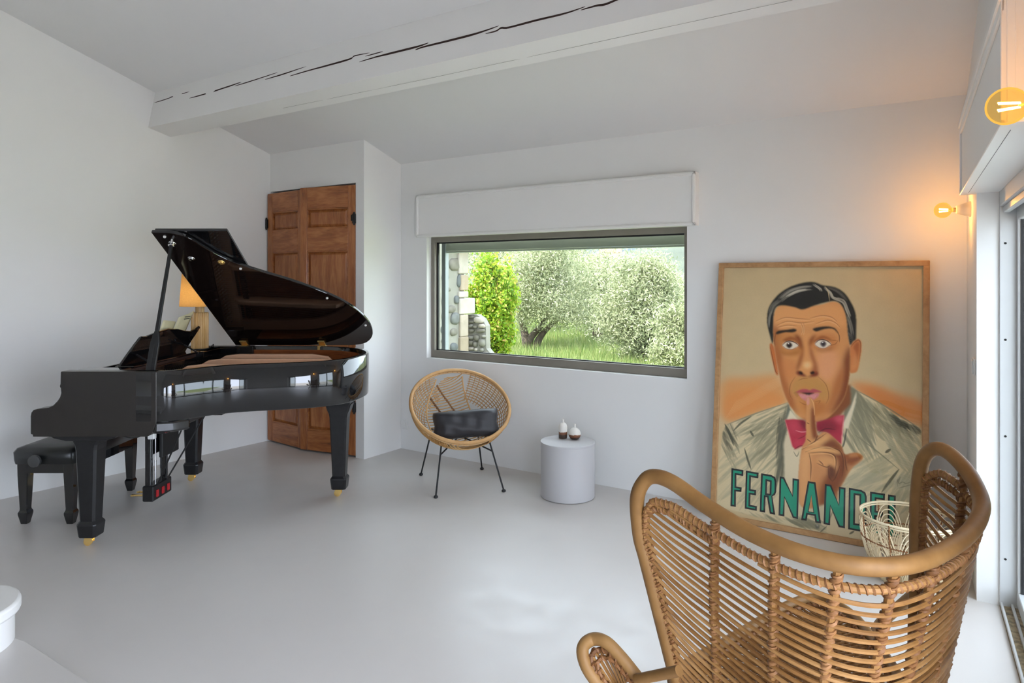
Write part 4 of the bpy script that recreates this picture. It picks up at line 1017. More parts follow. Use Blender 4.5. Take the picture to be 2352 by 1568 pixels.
# eye sockets
sh([(385,440),(440,425),(500,440),(515,480),(512,545),(440,548),(400,525),(382,480)], (196,128,66), .6, 6)
sh([(550,470),(590,440),(660,435),(700,460),(690,520),(610,525),(570,510)], (198,124,64), .6, 6)
sh([(480,440),(512,462),(515,520),(500,500),(486,470)], (132,66,26), .8, 4); sh([(553,500),(560,462),(590,440),(580,462),(566,490)], (132,66,26), .8, 4)
sh([(415,470),(450,452),(490,462),(505,490),(470,470),(430,478)], (156,86,36), .8, 3); sh([(575,475),(620,446),(662,460),(672,475),(630,462),(590,480)], (156,86,36), .8, 3)
sh([(400,520),(440,535),(500,522),(490,545),(430,550),(405,538)], (176,112,54), .7, 4); sh([(590,515),(640,520),(675,500),(670,520),(620,530)], (170,108,60), .6, 4)
for cx_, cy_, rx_, ry_, ix, iy, ic in ((455,497,42,21,449,496,(66,36,22)), (626,490,42,22,628,489,(92,76,82))):
    EM = poly(c1, [(cx_-rx_,cy_),(cx_-rx_*.6,cy_-ry_*.8),(cx_,cy_-ry_),(cx_+rx_*.6,cy_-ry_*.6),(cx_+rx_,cy_),(cx_+rx_*.5,cy_+ry_*.7),(cx_,cy_+ry_),(cx_-rx_*.6,cy_+ry_*.75)], (226,216,198), 1, 1)
    poly(c1, [(ix-17,iy),(ix,iy-17),(ix+17,iy),(ix,iy+17)], ic, 1, 1, True, EM); poly(c1, [(ix-8,iy),(ix,iy-8),(ix+8,iy),(ix,iy+8)], (16,10,8), 1, 1)
    poly(c1, [(ix-7,iy-9),(ix-1,iy-11),(ix-2,iy-4)], (250,244,232), 1, 0)
    stroke(c1, [(cx_-rx_,cy_-1),(cx_-rx_*.55,cy_-ry_*.85),(cx_,cy_-ry_-1),(cx_+rx_*.6,cy_-ry_*.65),(cx_+rx_+3,cy_+3)], 2.4, (58,26,12), .95)
    stroke(c1, [(cx_-rx_,cy_+2),(cx_-rx_*.5,cy_+ry_*.85),(cx_+rx_*.2,cy_+ry_+1),(cx_+rx_*.7,cy_+ry_*.55)], 1.4, (150,84,50), .9)
# brows
poly(c1, [(378,432),(395,420),(440,415),(475,410),(489,420),(470,430),(430,430),(385,440)], (38,30,24), 1, 1)
poly(c1, [(572,412),(600,402),(650,398),(690,408),(706,436),(680,412),(640,412),(600,424),(585,424)], (38,30,24), 1, 1)
stroke(c1, [(378,434),(372,470),(374,500)], 2.5, (120,66,34), .8); stroke(c1, [(700,420),(712,450),(712,480)], 2.5, (110,60,30), .8)
for ln in ([(380,370),(430,352),(500,358),(560,362)], [(385,392),(440,372),(510,380),(580,372)], [(560,356),(620,342),(670,350),(700,372)], [(590,384),(650,366),(690,378),(715,402)], [(392,402),(440,392),(490,396)], [(525,380),(528,410),(524,436)], [(512,382),(520,410),(512,436)]):
    stroke(c1, ln, 1.7, (160,92,48), .75, 1, FM); stroke(c1, [(x, y+7) for x, y in ln], 2.2, (240,192,140), .5, 1, FM)
for ln in ([(650,500),(690,490),(705,470)], [(672,470),(700,472)], [(600,660),(640,700),(655,760),(640,800)], [(480,660),(455,700),(450,750),(465,780)], [(500,790),(530,805),(545,800)], [(585,790),(610,785),(600,800)], [(495,680),(520,670),(545,670)]):
    stroke(c1, ln, 1.8, (132,72,32), .65, 1, FM)
for k in range(9): stroke(c1, [(485+k*3, 735+k), (470+k*2, 745+k*3)], 1.2, (150,96,46), .5, 1, FM)
# mouth
poly(c1, [(482,742),(510,725),(540,724),(555,730),(575,722),(605,732),(620,740),(590,742),(550,750),(510,744)], (178,78,84), 1, 1)
poly(c1, [(495,746),(540,752),(600,744),(600,762),(575,780),(540,788),(510,770)], (206,128,128), 1, 1)
poly(c1, [(510,744),(540,742),(580,744),(562,752),(545,756),(530,750)], (34,14,14), 1, 1)
for k in range(12): stroke(c1, [(503+k*8, 752), (512+k*6, 772)], 1.0, (232,178,172), .6, 1)
# hair
hair = [(362,490),(345,440),(332,380),(334,330),(350,285),(390,235),(450,195),(520,172),(580,168),(625,184),(690,195),(740,225),(775,275),(798,330),(802,400),(800,462),(785,475),(768,495),(757,440),(748,350),(724,290),(690,268),(640,275),(580,292),(520,312),(480,300),(420,290),(385,298),(370,330),(366,400)]
HMk = poly(c1, hair, (34,32,30), 1, 1)
R_ = random.Random(5)
def hl(pts, n, w, col, op, j=6):
    for k in range(n):
        d = (R_.uniform(-j, j), R_.uniform(-j, j)); s_ = R_.uniform(.0, .3); a = pts
        stroke(c1, [(x+d[0], y+d[1]) for x, y in a], w*R_.uniform(.5, 1.1), col, op*R_.uniform(.5, 1), 1, HMk)
hl([(400,262),(450,225),(510,205),(560,200)], 14, 3.2, (150,144,132), .6, 12); hl([(440,240),(490,215),(540,205)], 7, 3, (204,196,180), .75, 8); hl([(580,180),(610,200),(618,212)], 6, 2.2, (196,188,172), .7, 6)
hl([(350,330),(365,290),(400,262)], 8, 3, (120,116,106), .6, 8); hl([(342,400),(346,350),(356,320)], 7, 2.6, (140,134,122), .6, 6)
hl([(640,200),(668,225),(682,250),(720,262)], 8, 3, (180,172,156), .7, 7); hl([(700,255),(735,272),(752,310),(768,350)], 8, 3, (170,162,148), .7, 7); hl([(755,345),(770,390),(780,440)], 9, 2.6, (130,124,112), .6, 10); hl([(650,195),(700,215),(750,260)], 8, 2.4, (100,96,88), .6, 8)
stroke(c1, [(640,192),(655,220),(662,266)], 2, (206,182,140), .8)
for k in range(7): stroke(c1, [(745+k*4, 400+k*14), (760+k*5, 430+k*9), (785, 450+k*4)], 1.6, (96,90,82), .6, 1, HMk)
# bow tie
poly(c1, [(424,884),(470,880),(520,885),(545,905),(545,985),(520,1020),(478,1040),(462,1025),(445,960)], (182,44,66), 1, 1, False)
poly(c1, [(735,858),(728,910),(720,1012),(690,990),(640,950),(590,940),(590,895),(650,880),(700,862)], (178,42,64), 1, 1, False)
poly(c1, [(500,885),(545,890),(545,930),(515,930)], (110,22,40), .85, 4); poly(c1, [(590,895),(680,890),(700,940),(640,955),(590,950)], (120,26,44), .75, 6)
poly(c1, [(445,900),(480,890),(500,930),(470,960)], (206,74,92), .6, 6); poly(c1, [(690,870),(733,862),(722,900),(690,885)], (216,96,110), .7, 4); poly(c1, [(470,1000),(520,985),(510,1015),(475,1030)], (204,70,90), .6, 5)
for ln, c in (([(425,885),(445,960),(462,1025)], (230,120,130)), ([(545,945),(510,948),(480,940)], (236,150,158)), ([(545,955),(515,975),(490,985)], (120,24,40)), ([(600,950),(640,930),(690,935)], (80,14,28)), ([(735,860),(725,960),(720,1010)], (232,130,140)), ([(470,1040),(500,1022),(520,1020)], (90,16,30))): stroke(c1, ln, 2.2, c, .8)
stroke(c1, [(468,1050),(485,1075),(498,1050)], 2, GD, .8)
# hand
HS, HD, HL_ = (200,138,86), (120,62,28), (228,172,112)
hand = [(498,1320),(492,1200),(500,1100),(512,1030),(532,990),(536,900),(538,820),(536,785),(545,768),(560,768),(574,785),(580,830),(585,900),(596,965),(625,948),(655,955),(690,985),(722,1020),(738,1062),(770,1056),(805,1054),(830,1068),(832,1085),(808,1108),(780,1130),(755,1165),(735,1200),(715,1235),(700,1260),(690,1310),(600,1340),(540,1350)]
HD_M = poly(c1, hand, HS, 1, 1)
def hs(pts, col, op, soft=4): return poly(c1, pts, col, min(1, op*1.2), max(1, int(soft*.75)), True, HD_M)
hs([(600,1000),(690,985),(740,1060),(750,1160),(700,1260),(640,1330),(600,1330),(620,1200),(690,1120)], (128,68,34), .85, 9)
hs([(560,830),(580,830),(598,970),(570,980),(556,900)], (134,70,36), .8, 5); hs([(537,785),(560,790),(556,900),(560,985),(535,990)], (212,150,92), .6, 5)
hs([(538,770),(552,770),(552,800),(541,806)], (216,150,136), .9, 1)
hs([(500,1100),(530,1040),(560,1060),(555,1200),(545,1320),(500,1330)], (222,164,108), .7, 8)
hs([(540,1010),(600,985),(640,962),(660,975),(600,1020)], HL_, .7, 6)
hs([(530,1040),(620,1028),(690,1040),(718,1060),(640,1052),(560,1052)], HL_, .8, 4)
hs([(600,1080),(690,1080),(690,1160),(640,1130),(590,1110)], (214,156,100), .7, 6)
hs([(650,1120),(690,1140),(680,1180),(652,1190)], (96,46,20), .8, 4); hs([(735,1062),(800,1058),(830,1075),(780,1120),(750,1110)], (150,82,40), .8, 5); hs([(770,1060),(815,1062),(800,1072),(760,1075)], (200,132,76), .7, 3)
for ln in ([(512,1040),(560,1010),(640,955)], [(530,1052),(600,1030),(690,1035),(722,1062),(730,1120),(722,1180)], [(545,1058),(620,1052),(680,1066),(692,1110),(680,1170)], [(590,1110),(640,1130),(660,1120)], [(650,1130),(655,1180),(672,1205)], [(737,1062),(742,1110),(750,1150)], [(600,1095),(615,1108),(625,1120)], [(540,900),(552,905)], [(540,985),(560,1000)], [(596,965),(580,1000)], [(672,1205),(690,1180),(712,1120)], [(550,1060),(560,1120),(556,1200)]):
    stroke(c1, ln, 2.2, (92,44,18), .85)
for ln in ([(515,1034),(600,995)], [(540,1046),(640,1026),(700,1044)], [(555,1066),(640,1060),(680,1076),(685,1120)], [(560,772),(575,800),(580,860)]): stroke(c1, ln, 2.0, (238,186,124), .7)
for k in range(14): stroke(c1, [(748+k*5, 1110-k*1.2), (756+k*5, 1088-k)], 1.0, (110,58,26), .6)
# cuff
poly(c1, [(400,1420),(500,1370),(620,1330),(690,1310),(640,1440),(605,1472)], (208,192,158), 1, 2, False)
hatch(c1, [(420,1400),(600,1400),(610,1460),(470,1430)], 60, 25, 80, 5, GM, .6, 21)
poly(c1, [(580,1435),(592,1428),(604,1436),(600,1450),(586,1452)], (96,96,84), 1, 1); poly(c1, [(586,1434),(594,1432),(596,1440)], (200,192,170), 1, 1)
stroke(c1, [(640,1440),(605,1472)], 3, GD, .8); stroke(c1, [(690,1320),(640,1440)], 2.5, GM, .8)
stroke(c3, [(1870,830),(1885,790),(1875,860)], .9, GD, .9); stroke(c3, [(1880,805),(1905,765),(1890,830),(1930,815),(1960,830),(1990,822),(2010,815)], 1.0, GD, .9); stroke(c3, [(1885,880),(1950,860),(2040,835)], 1.0, GD, .9)
img *= (1+.05*(nf-.5))[..., None]; img = np.clip(img*1.12, 0, .88)
# mesh
X = (FWD+PWI*gs).ravel(); Zc = (FWD+PHI*(1-gt)).ravel(); vv = np.stack([X, np.full_like(X, .002)*np.cos(lean)+Zc*math.sin(lean), Zc*math.cos(lean)-.002*math.sin(lean)], 1)
me = bpy.data.meshes.new('printed_sheet'); nq = (NX-1)*(NY-1)
a = (np.arange(NY-1)[:, None]*NX+np.arange(NX-1)).ravel(); quads = np.stack([a, a+NX, a+NX+1, a+1], 1).astype(np.int32)
me.vertices.add(NX*NY); me.vertices.foreach_set('co', vv.ravel()); me.loops.add(nq*4); me.loops.foreach_set('vertex_index', quads.ravel())
me.polygons.add(nq); me.polygons.foreach_set('loop_start', np.arange(0, nq*4, 4, dtype=np.int32)); me.update(calc_edges=True)
ca = me.color_attributes.new('print', 'FLOAT_COLOR', 'POINT'); ca.data.foreach_set('color', np.concatenate([img.reshape(-1, 3), np.ones((NX*NY, 1))], 1).ravel().astype(np.float32))
t = NT('printed poster paper'); at_ = t.new('ShaderNodeAttribute', attribute_name='print'); t.link(at_.outputs['Color'], t.b.inputs['Base Color']); t.set(Roughness=.7); t.b.inputs['Specular IOR Level'].default_value = .2
me.materials.append(t.m); sheet = bpy.data.objects.new('printed_sheet', me); COL.objects.link(sheet); sheet.parent = po
# lettering, flat shapes just proud of the paper
M_green = plain('green lettering ink', (.004, .32, .19), .6); M_navy = plain('dark lettering outline ink', (.012, .014, .018), .6)
def L3(px, py): return c3((px, py))
S_ = 1.0
letters = {   # corner points in the lower close view: outer outline, holes
 'F': ([(180,692),(304,712),(300,772),(230,762),(228,880),(284,888),(280,935),(224,930),(222,1088),(166,1080)], []),
 'E': ([(328,716),(460,738),(456,794),(380,782),(376,905),(432,914),(430,968),(374,960),(370,1065),(440,1078),(438,1126),(314,1104)], []),
 'R': ([(486,742),(590,758),(630,780),(642,826),(640,930),(626,962),(600,975),(628,1164),(572,1152),(545,985),(530,984),(524,1142),(468,1132)], [[(548,822),(576,828),(572,950),(542,946)]]),
 'N': ([(676,772),(722,780),(806,960),(808,790),(876,800),(862,1204),(808,1192),(726,990),(722,1180),(662,1168)], []),
 'A': ([(966,816),(1044,828),(1098,1246),(1040,1236),(1030,1168),(962,1158),(950,1220),(894,1210)], [[(1000,960),(1020,1130),(972,1124)]]),
 'N2': ([(1140,844),(1204,852),(1280,1050),(1282,870),(1350,880),(1342,1292),(1278,1280),(1196,1070),(1190,1262),(1124,1250)], []),
 'D': ([(1384,880),(1510,900),(1552,925),(1566,970),(1560,1270),(1540,1310),(1500,1322),(1374,1300)], [[(1450,952),(1492,958),(1484,1244),(1444,1238)]]),
 'E2': ([(1600,916),(1752,936),(1748,1002),(1664,992),(1660,1110),(1730,1120),(1728,1180),(1658,1170),(1654,1290),(1738,1302),(1736,1362),(1592,1340)], []),
 'L': ([(1782,942),(1860,954),(1852,1320),(1930,1332),(1926,1392),(1774,1370)], []),
}
def inset_poly(P, d):
    n = len(P); out = []; ar = sum(P[i][0]*P[(i+1)%n][1]-P[(i+1)%n][0]*P[i][1] for i in range(n)); sg = 1 if ar > 0 else -1
    for i in range(n):
        a, b, c = P[i-1], P[i], P[(i+1) % n]
        e1 = Vector((b[0]-a[0], b[1]-a[1])).normalized(); e2 = Vector((c[0]-b[0], c[1]-b[1])).normalized()
        n1 = Vector((-e1.y, e1.x))*sg; n2 = Vector((-e2.y, e2.x))*sg; k = max(.35, 1+n1.dot(n2)); q = (n1+n2)/k*d
        out.append((b[0]+q.x, b[1]+q.y))
    return out
from mathutils.geometry import tessellate_polygon
def letter_mesh(outer, holes, y, name, mat, parent):
    loops = []
    for lp_ in [outer]+holes:
        L_ = []
        for p in lp_:
            u_, v_ = uv(c3(p)); L_.append(Vector((FWD+PWI*u_, FWD+PHI*(1-v_), 0)))
        loops.append(L_)
    flat_ = [p for L_ in loops for p in L_]; tris = tessellate_polygon(loops); m = MB()
    m.add([PM @ Vector((p.x, y, p.y)) for p in flat_], [tuple(t_) for t_ in tris]); return m.build(name, mat, parent)
for k, (o_, h_) in letters.items():
    lo_l = letter_mesh(o_, h_, .0012, 'letter', M_navy, sheet)
    letter_mesh(inset_poly(o_, 18), [inset_poly(h, -18 if len(h) > 3 else -9) for h in h_], .0006, 'letter_fill', M_green, sheet)
m = MB(); m.box(FWD, pwid-FWD, -.0055, -.0035, FWD, PH-FWD, PM); m.build('glazing', M_pglass, po)

# ------------------------------------------------------------------ rattan wing chair in the foreground (built in a frame turned like the camera)
WC = Vector((.72, 1.78, 0))
wc = empty('rattan_wing_chair', W(.72, 1.78, 0), YAW, 'honey rattan wing chair seen from behind in the right foreground', 'armchair')
def wl(X, Z, z): return Vector((X-.72, Z-1.78, z))
plan = [(.300,1.755),(.322,1.733),(.352,1.708),(.390,1.668),(.442,1.60),(.50,1.505),(.562,1.415),(.645,1.348),(.746,1.335),(.869,1.39),(1.0,1.495),(1.085,1.58),(1.128,1.66),(1.138,1.735),(1.130,1.795),(1.118,1.845),(1.110,1.875)]
PC = cr([(a, b, 0) for a, b in plan], 12); NP = len(PC)-1
def kz(z): return .76+.24*max(-.3, (z-.48)/.47) if z < .95 else 1.0+.02*(z-.95)
def shell(s, z, out=0.0):
    f = max(0, min(NP-1e-6, s*NP)); i = int(f); p = PC[i].lerp(PC[i+1], f-i); k = kz(z); e_ = max(0, min(1, (s-.86)/.10)); k = k+(1.01-k)*e_*.9 if z < .95 else k
    q = Vector((.80+(p.x-.80)*k, 1.80+(p.y-1.80)*(k if p.y < 1.80 else 1.0), z))
    if out:
        c = Vector((.73, 1.80, z)); d = (q-c); q = q+d.normalized()*out
    return wl(q.x, q.y, q.z)
# height of the top rail along the shell
rail_h = [(0,.84),(.045,.935),(.085,.985),(.13,1.006),(.19,1.003),(.26,.972),(.33,.950),(.40,.940),(.47,.936),(.54,.936),(.62,.940),(.70,.965),(.77,1.005),(.83,1.038),(.88,1.050),(.925,1.035),(.965,.990),(1.0,.90)]
def zt(s):
    for (a, b), (c, d) in zip(rail_h[:-1], rail_h[1:]):
        if s <= c:
            t = (s-a)/(c-a); t2 = t*t*(3-2*t)*.4+t*.6; return b+(d-b)*t2
    return rail_h[-1][1]
rail = [shell(0, .30+.54*k/10) for k in range(10)] + [shell(s, h) for s, h in rail_h] + [shell(1, .90-.60*k/10) for k in range(1, 11)]
RP = cr(rail, 6)
m = MB(); m.tube(RP, .0185, 12); m.build('frame_pole', M_pole, wc, True)
# inner wrapped loop following the pole
S0, S1 = .035, .965
def inner(s, d): return shell(s, zt(s)-d)
ins = [shell(S0, .30+.50*k/8) for k in range(9)] + [inner(S0+(S1-S0)*k/60, .050+.018*(abs(k-30)/30)**2+.02*math.exp(-((k-0)/3.)**2)) for k in range(1, 60)] + [shell(S1, .86-.56*k/8) for k in range(1, 9)]
m = MB(); ip = cr(ins, 3); m.tube(ip, .0088, 8); m.build('inner_pole', M_cane, wc, True)
def helix(m, pts, r, wr, pitch, seg=4, ph=0.0):
    L = 0; hp = []; N = None
    acc = [0]
    for a, b in zip(pts[:-1], pts[1:]): acc.append(acc[-1]+(b-a).length)
    n = int(acc[-1]/pitch*9); j = 0
    for i in range(n+1):
        d = acc[-1]*i/n
        while j < len(pts)-2 and acc[j+1] < d: j += 1
        t = (d-acc[j])/max(1e-9, acc[j+1]-acc[j]); p = pts[j].lerp(pts[j+1], t); T = (pts[j+1]-pts[j]).normalized()
        if N is None: N = T.orthogonal().normalized()
        N = (N-T*N.dot(T)).normalized(); B = T.cross(N); a = 2*math.pi*d/pitch+ph
        hp.append(p+(N*math.cos(a)+B*math.sin(a))*r)
    m.tube(hp, wr, seg)
mid = [p for p in ip]; m = MB(); helix(m, mid, .0080, .0034, .014); m.build('pole_wrapping', M_bind, wc, True)
# second lashed loop inside each wing
for sa, sb_, nm in ((.055, .270, 'l'), (.80, .945, 'r')):
    pts = [shell(sa, .50+.36*k/8) for k in range(9)] + [shell(sa+(sb_-sa)*k/16, min(zt(sa+(sb_-sa)*k/16)-.078, 1.0)) for k in range(1, 17)]
    if nm == 'r': pts = [shell(sb_, .55+.34*k/8) for k in range(9)] + [shell(sb_-(sb_-sa)*k/16, zt(sb_-(sb_-sa)*k/16)-.085) for k in range(1, 17)]
    pts = cr(pts, 2)
    m = MB(); m.tube(pts, .0065, 6); lp_ = m.build('wing_loop', M_cane, wc, True)
    m = MB(); helix(m, pts, .0075, .0036, .022); helix(m, pts, .0082, .0022, .017, 4, 2.0); m.build('wing_lashing', M_bind, lp_, True)
# upright ribs, wrapped
for s in (.275, .363, .437, .503, .560, .625, .715, .80):
    top = zt(s)-.012; pts = [shell(s-(.075 if s < .3 else .03)*k/14, top-(top-.36)*k/14, -.002) for k in range(15)]
    m = MB(); m.tube(pts, .0085, 8); rb_ = m.build('back_rib', M_cane, wc, True)
    m = MB(); helix(m, pts, .0085, .0050, .026, 5); helix(m, pts, .0095, .0030, .019, 4, 1.0); m.build('rib_wrapping', M_bind, rb_, True)
# horizontal canes of the back, one object each
z = .20; k = 0
R2 = random.Random(3)
def sag(s): return .17*(abs(s-.50)/.50)**1.5 if s < .5 else .10*(abs(s-.50)/.50)**1.6
while z < .96:
    run = []; segs = []
    for i in range(121):
        s = S0+.004+(S1-S0-.008)*i/120; zz = z+sag(s)
        if .36 < zz < zt(s)-.064: run.append(shell(s, zz+.0015*math.sin(i*.21+k), .004))
        else:
            if len(run) > 5: segs.append(run)
            run = []
    if len(run) > 5: segs.append(run)
    for r_ in segs:
        m = MB(); m.tube(r_, .0050, 6); m.build('back_cane', M_cane, wc, True)
    z += .0210+R2.uniform(-.0012, .0012); k += 1
# seat: leaf shaped frame with woven canes
SZ = .44
left = [(1862,1374),(1800,1396),(1730,1438),(1660,1480),(1590,1520),(1545,1560)]; right = [(2075,1570),(2045,1525),(2005,1470),(1965,1420),(1915,1386)]
sl = [cfz(px, py, SZ) for px, py in left]; sr = [cfz(px, py, SZ) for px, py in right]
loop = [wl(p.x, p.y, SZ) for p in sl] + [wl(.46, 1.62, SZ-.01), wl(.60, 1.47, SZ-.02), wl(.76, 1.43, SZ-.02), wl(.93, 1.53, SZ-.02), wl(1.04, 1.68, SZ-.01)] + [wl(p.x, p.y, SZ) for p in sr]
LP = cr(loop, 5, True)
m = MB(); m.tube(LP, .016, 10, True); m.build('seat_pole', M_pole, wc, True)
cen = sum(LP, Vector())/len(LP)
m = MB(); ip2 = [cen+(p-cen)*.90+Vector((0,0,-.004)) for p in LP]; m.tube(ip2, .007, 6, True); helix(m, ip2+[ip2[0]], .0075, .003, .02); m.build('seat_loop', M_bind, wc, True)
def clip_line(o, d):
    ts = []
    n = len(ip2)
    for i in range(n):
        a, b = ip2[i], ip2[(i+1) % n]; ex_, ey_ = b.x-a.x, b.y-a.y; den = d[0]*ey_-d[1]*ex_
        if abs(den) < 1e-9: continue
        t = ((a.x-o[0])*ey_-(a.y-o[1])*ex_)/den; u = ((a.x-o[0])*d[1]-(a.y-o[1])*d[0])/den
        if 0 <= u < 1: ts.append(t)
    ts.sort(); return ts
ax_ = Vector((.31, .95, 0)).normalized(); ar_ = Vector((ax_.y, -ax_.x, 0))
for fam in (0, 1):
    m = MB(); ang = math.radians(62 if fam == 0 else -62); d = ax_*math.cos(ang)+ar_*math.sin(ang); nrm = Vector((-d.y, d.x, 0))
    for k in range(-40, 41):
        o = cen+nrm*k*.0165; ts = clip_line((o.x, o.y), (d.x, d.y))
        for a, b in zip(ts[::2], ts[1::2]):
            if b-a > .02: m.tube([(o.x+d.x*t, o.y+d.y*t, SZ-.008+.004*fam-.03*math.sin(math.pi*(t-a)/(b-a))*.6) for t in [a+(b-a)*q/6 for q in range(7)]], .0042, 5)
    tag(m.build('seat_weave', M_cane, wc, True), kind='stuff')
# left arm loop
al = [(1560,1600),(1480,1596),(1400,1590),(1352,1540),(1338,1490),(1360,1468),(1392,1474),(1428,1510),(1465,1556),(1500,1600)]
ap = [cf(px, py, 1.80-.10*abs(k-5)/5) for k, (px, py) in enumerate(al)]
APL = cr([wl(p.x, p.y, p.z) for p in ap[1:]], 6)
m = MB(); m.tube(APL, .0165, 10); m.build('arm_pole', M_pole, wc, True)
ac = wl(*cf(1420, 1570, 1.74))
ip3 = [ac+(p-ac)*.76 for p in APL]; m = MB(); m.tube(ip3, .0065, 6); helix(m, ip3, .0075, .0035, .02); m.build('arm_loop', M_bind, wc, True)
ip4 = [ac+(p-ac)*.58 for p in APL]; m = MB(); m.tube(ip4, .0055, 6); helix(m, ip4, .0065, .003, .02); m.build('arm_loop', M_bind, wc, True)
for k in range(9):
    a = ip3[10+k*3]; m = MB(); m.tube([a, a.lerp(ac, .5)+Vector((.03,0,-.06)), ac+Vector((.02+.012*k,0,-.10))], .0045, 5); m.build('arm_cane', M_cane, wc, True)
m = MB(); pa = cf(1462, 1560, 1.72); pb = cf(1560, 1540, 1.62); m.tube([wl(*pa), wl(*pb)], .013, 10); m.build('arm_rail', M_pole, wc, True)
# right arm (mostly hidden) and legs
m = MB(); m.tube(cr([shell(.97,.62), wl(1.19,1.98,.60), wl(1.20,2.10,.50), wl(1.12,2.10,.42), wl(1.06,1.95,.42)], 6), .0165, 10); m.build('arm_pole', M_pole, wc, True)
m = MB(); m.tube(cr([wl(ap[2].x, ap[2].y, ap[2].z), wl(.30, 1.75, .42), wl(.42, 1.72, .42)], 5), .0165, 10); m.build('arm_pole', M_pole, wc, True)
for a, b in ((shell(0,.31), (.36,1.70)), (shell(1,.31), (1.08,1.86)), (wl(.66,1.45,.42), (.64,1.42)), (wl(.92,1.52,.42), (.96,1.49)), (wl(.80,2.12,.43), (.80,2.14)), (wl(1.05,2.06,.43), (1.06,2.08))):
    m = MB(); m.tube([a, wl(b[0], b[1], .0)], .0165, 10); m.build('leg', M_pole, wc, True)
m = MB(); m.tube(cr([wl(.36,1.70,.16), wl(.64,1.42,.16), wl(.96,1.49,.16), wl(1.08,1.86,.16), wl(1.06,2.08,.16), wl(.80,2.14,.16)], 6, True), .012, 8, True); m.build('stretcher', M_pole, wc, True)

# ------------------------------------------------------------------ pale scalloped basket
bk_ = empty('rattan_basket', W(1.972, 3.40), 0, 'pale openwork rattan basket with looped scallops beside the poster', 'basket')
BH = .315
def bsk(a, h, out=0.0):
    t = h/BH; r = .125+.092*math.sin(min(1, t*1.05)*math.pi/2)**.9+out; return Vector((r*math.cos(a), r*math.sin(a), h+.004))
m = MB(); m.tube([bsk(2*math.pi*k/60, BH) for k in range(60)], .006, 8, True); m.tube([bsk(2*math.pi*k/60, BH-.012) for k in range(60)], .004, 6, True); m.build('rim', M_pale, bk_, True)
for tier, (n, h0, h1, w0) in enumerate(((9, .0, .30, .62), (9, .0, .185, .60))):
    for f in range(n):
        m = MB(); a0 = 2*math.pi*(f+.5*tier)/n
        for j in range(7):
            w = w0*(1-.115*j)*.62; top = h1*(1-.085*j)
            pts = []
            for i in range(25):
                u = -1+2*i/24; hh = top*(1-abs(u)**2.6)**.55 if abs(u) < 1 else 0
                wn = .45+.55*min(1, hh/(top*.6))
                pts.append(bsk(a0+w*u*wn, max(h0, hh), .003*tier+.0012*j))
            m.tube(pts, .0030, 5)
        tag(m.build('scallop', M_pale, bk_, True), kind='stuff') if False else m.build('scallop', M_pale, bk_, True)
for h in (.205, .10):
    m = MB(); ring = [bsk(2*math.pi*k/70, h, .004) for k in range(71)]; m.tube(ring, .0022, 5); helix(m, ring, .0032, .0018, .016); m.build('binding_ring', M_basketbind, bk_, True)
for k in range(9):
    a = 2*math.pi*(k+.3)/9; m = MB(); pts = [bsk(a, .01+(BH-.01)*j/10, .003) for j in range(11)]; m.tube(pts, .0028, 5); helix(m, pts, .0034, .0016, .013); m.build('upright', M_basketbind, bk_, True)
m = MB(); m.lathe([(0,.002),(.126,.002),(.128,.008),(0,.008)], 40); m.build('base', M_pale, bk_, True)

# ------------------------------------------------------------------ rounded stair corner, lower left
sp = empty('stair_steps', at_z(-60, 1500, 0), 0, 'white rounded stair steps with overhanging nosing at the lower left edge', 'stairs', kind='structure')
base = sp.location.copy()
def arc_block(m, c, r, z0, z1, out=0.0, seg=28):
    pts = []
    for k in range(seg+1):
        a = math.radians(-70+180*k/seg)+YAW-math.radians(35); pts.append((c.x-base.x+(r+out)*math.cos(a), c.y-base.y+(r+out)*math.sin(a)))
    d = Vector((-math.cos(YAW), -math.sin(YAW)))*1.2
    pts += [(pts[-1][0]+d.x, pts[-1][1]+d.y), (pts[0][0]+d.x, pts[0][1]+d.y)]
    m.prism(pts, z0, z1)
S1p = at_z(20, 1487, .02)
cdir = Vector((math.cos(YAW), math.sin(YAW), 0))
c_ = S1p - cdir*.20 - Vector((-SN, CS, 0))*.03
m = MB(); arc_block(m, c_, .20, .0, .145); m.build('riser', M_trim, sp, True, 30)
m = MB(); arc_block(m, c_, .20, .142, .192, .022); m.build('tread', M_trim, sp, True, 30, bevel=.012)
low = [at_z(px, py, .025) for px, py in ((-260,1425),(-60,1440),(20,1458),(60,1471),(105,1500),(160,1537),(210,1567),(300,1630),(300,1900),(-260,1900))]
m = MB(); m.prism([(p.x-base.x, p.y-base.y) for p in low], 0, .025); m.build('lower_tread', M_floor, sp, bevel=.006)

# ------------------------------------------------------------------ outside: ground, terrace, stone wing, trees, hills
def ground_mat():
    t = NT('meadow grass ground'); v = t.coord('Object'); f = t.noise(v, .7, 6, .65); g = t.noise(v, 6, 4, .6)
    a = t.new('ShaderNodeMath', operation='MULTIPLY_ADD'); t.link(g, a.inputs[0]); a.inputs[1].default_value = .5; t.link(f, a.inputs[2])
    t.link(t.ramp(a.outputs[0], [(.45, (.10, .17, .045)), (.7, (.20, .25, .08)), (.95, (.30, .29, .13))]), t.b.inputs['Base Color']); t.set(Roughness=.95); return t.m
M_ground = ground_mat()
GZ = -.30
m = MB(); m.add([(-80,4.9,GZ),(60,4.9,GZ),(60,180,GZ),(-80,180,GZ)], [(0,1,2,3)])
tag(m.build('meadow', M_ground), 'sunlit grassy meadow beyond the picture window', 'ground', kind='structure')
m = MB(); m.box(.36, 14, -14, 4.85, -.32, -.03)
tag(m.build('terrace', plain('pale stone terrace', (.42,.40,.37), .8, noise=.12, nscale=3)), 'pale stone terrace outside the sliding doors', 'terrace', kind='structure')

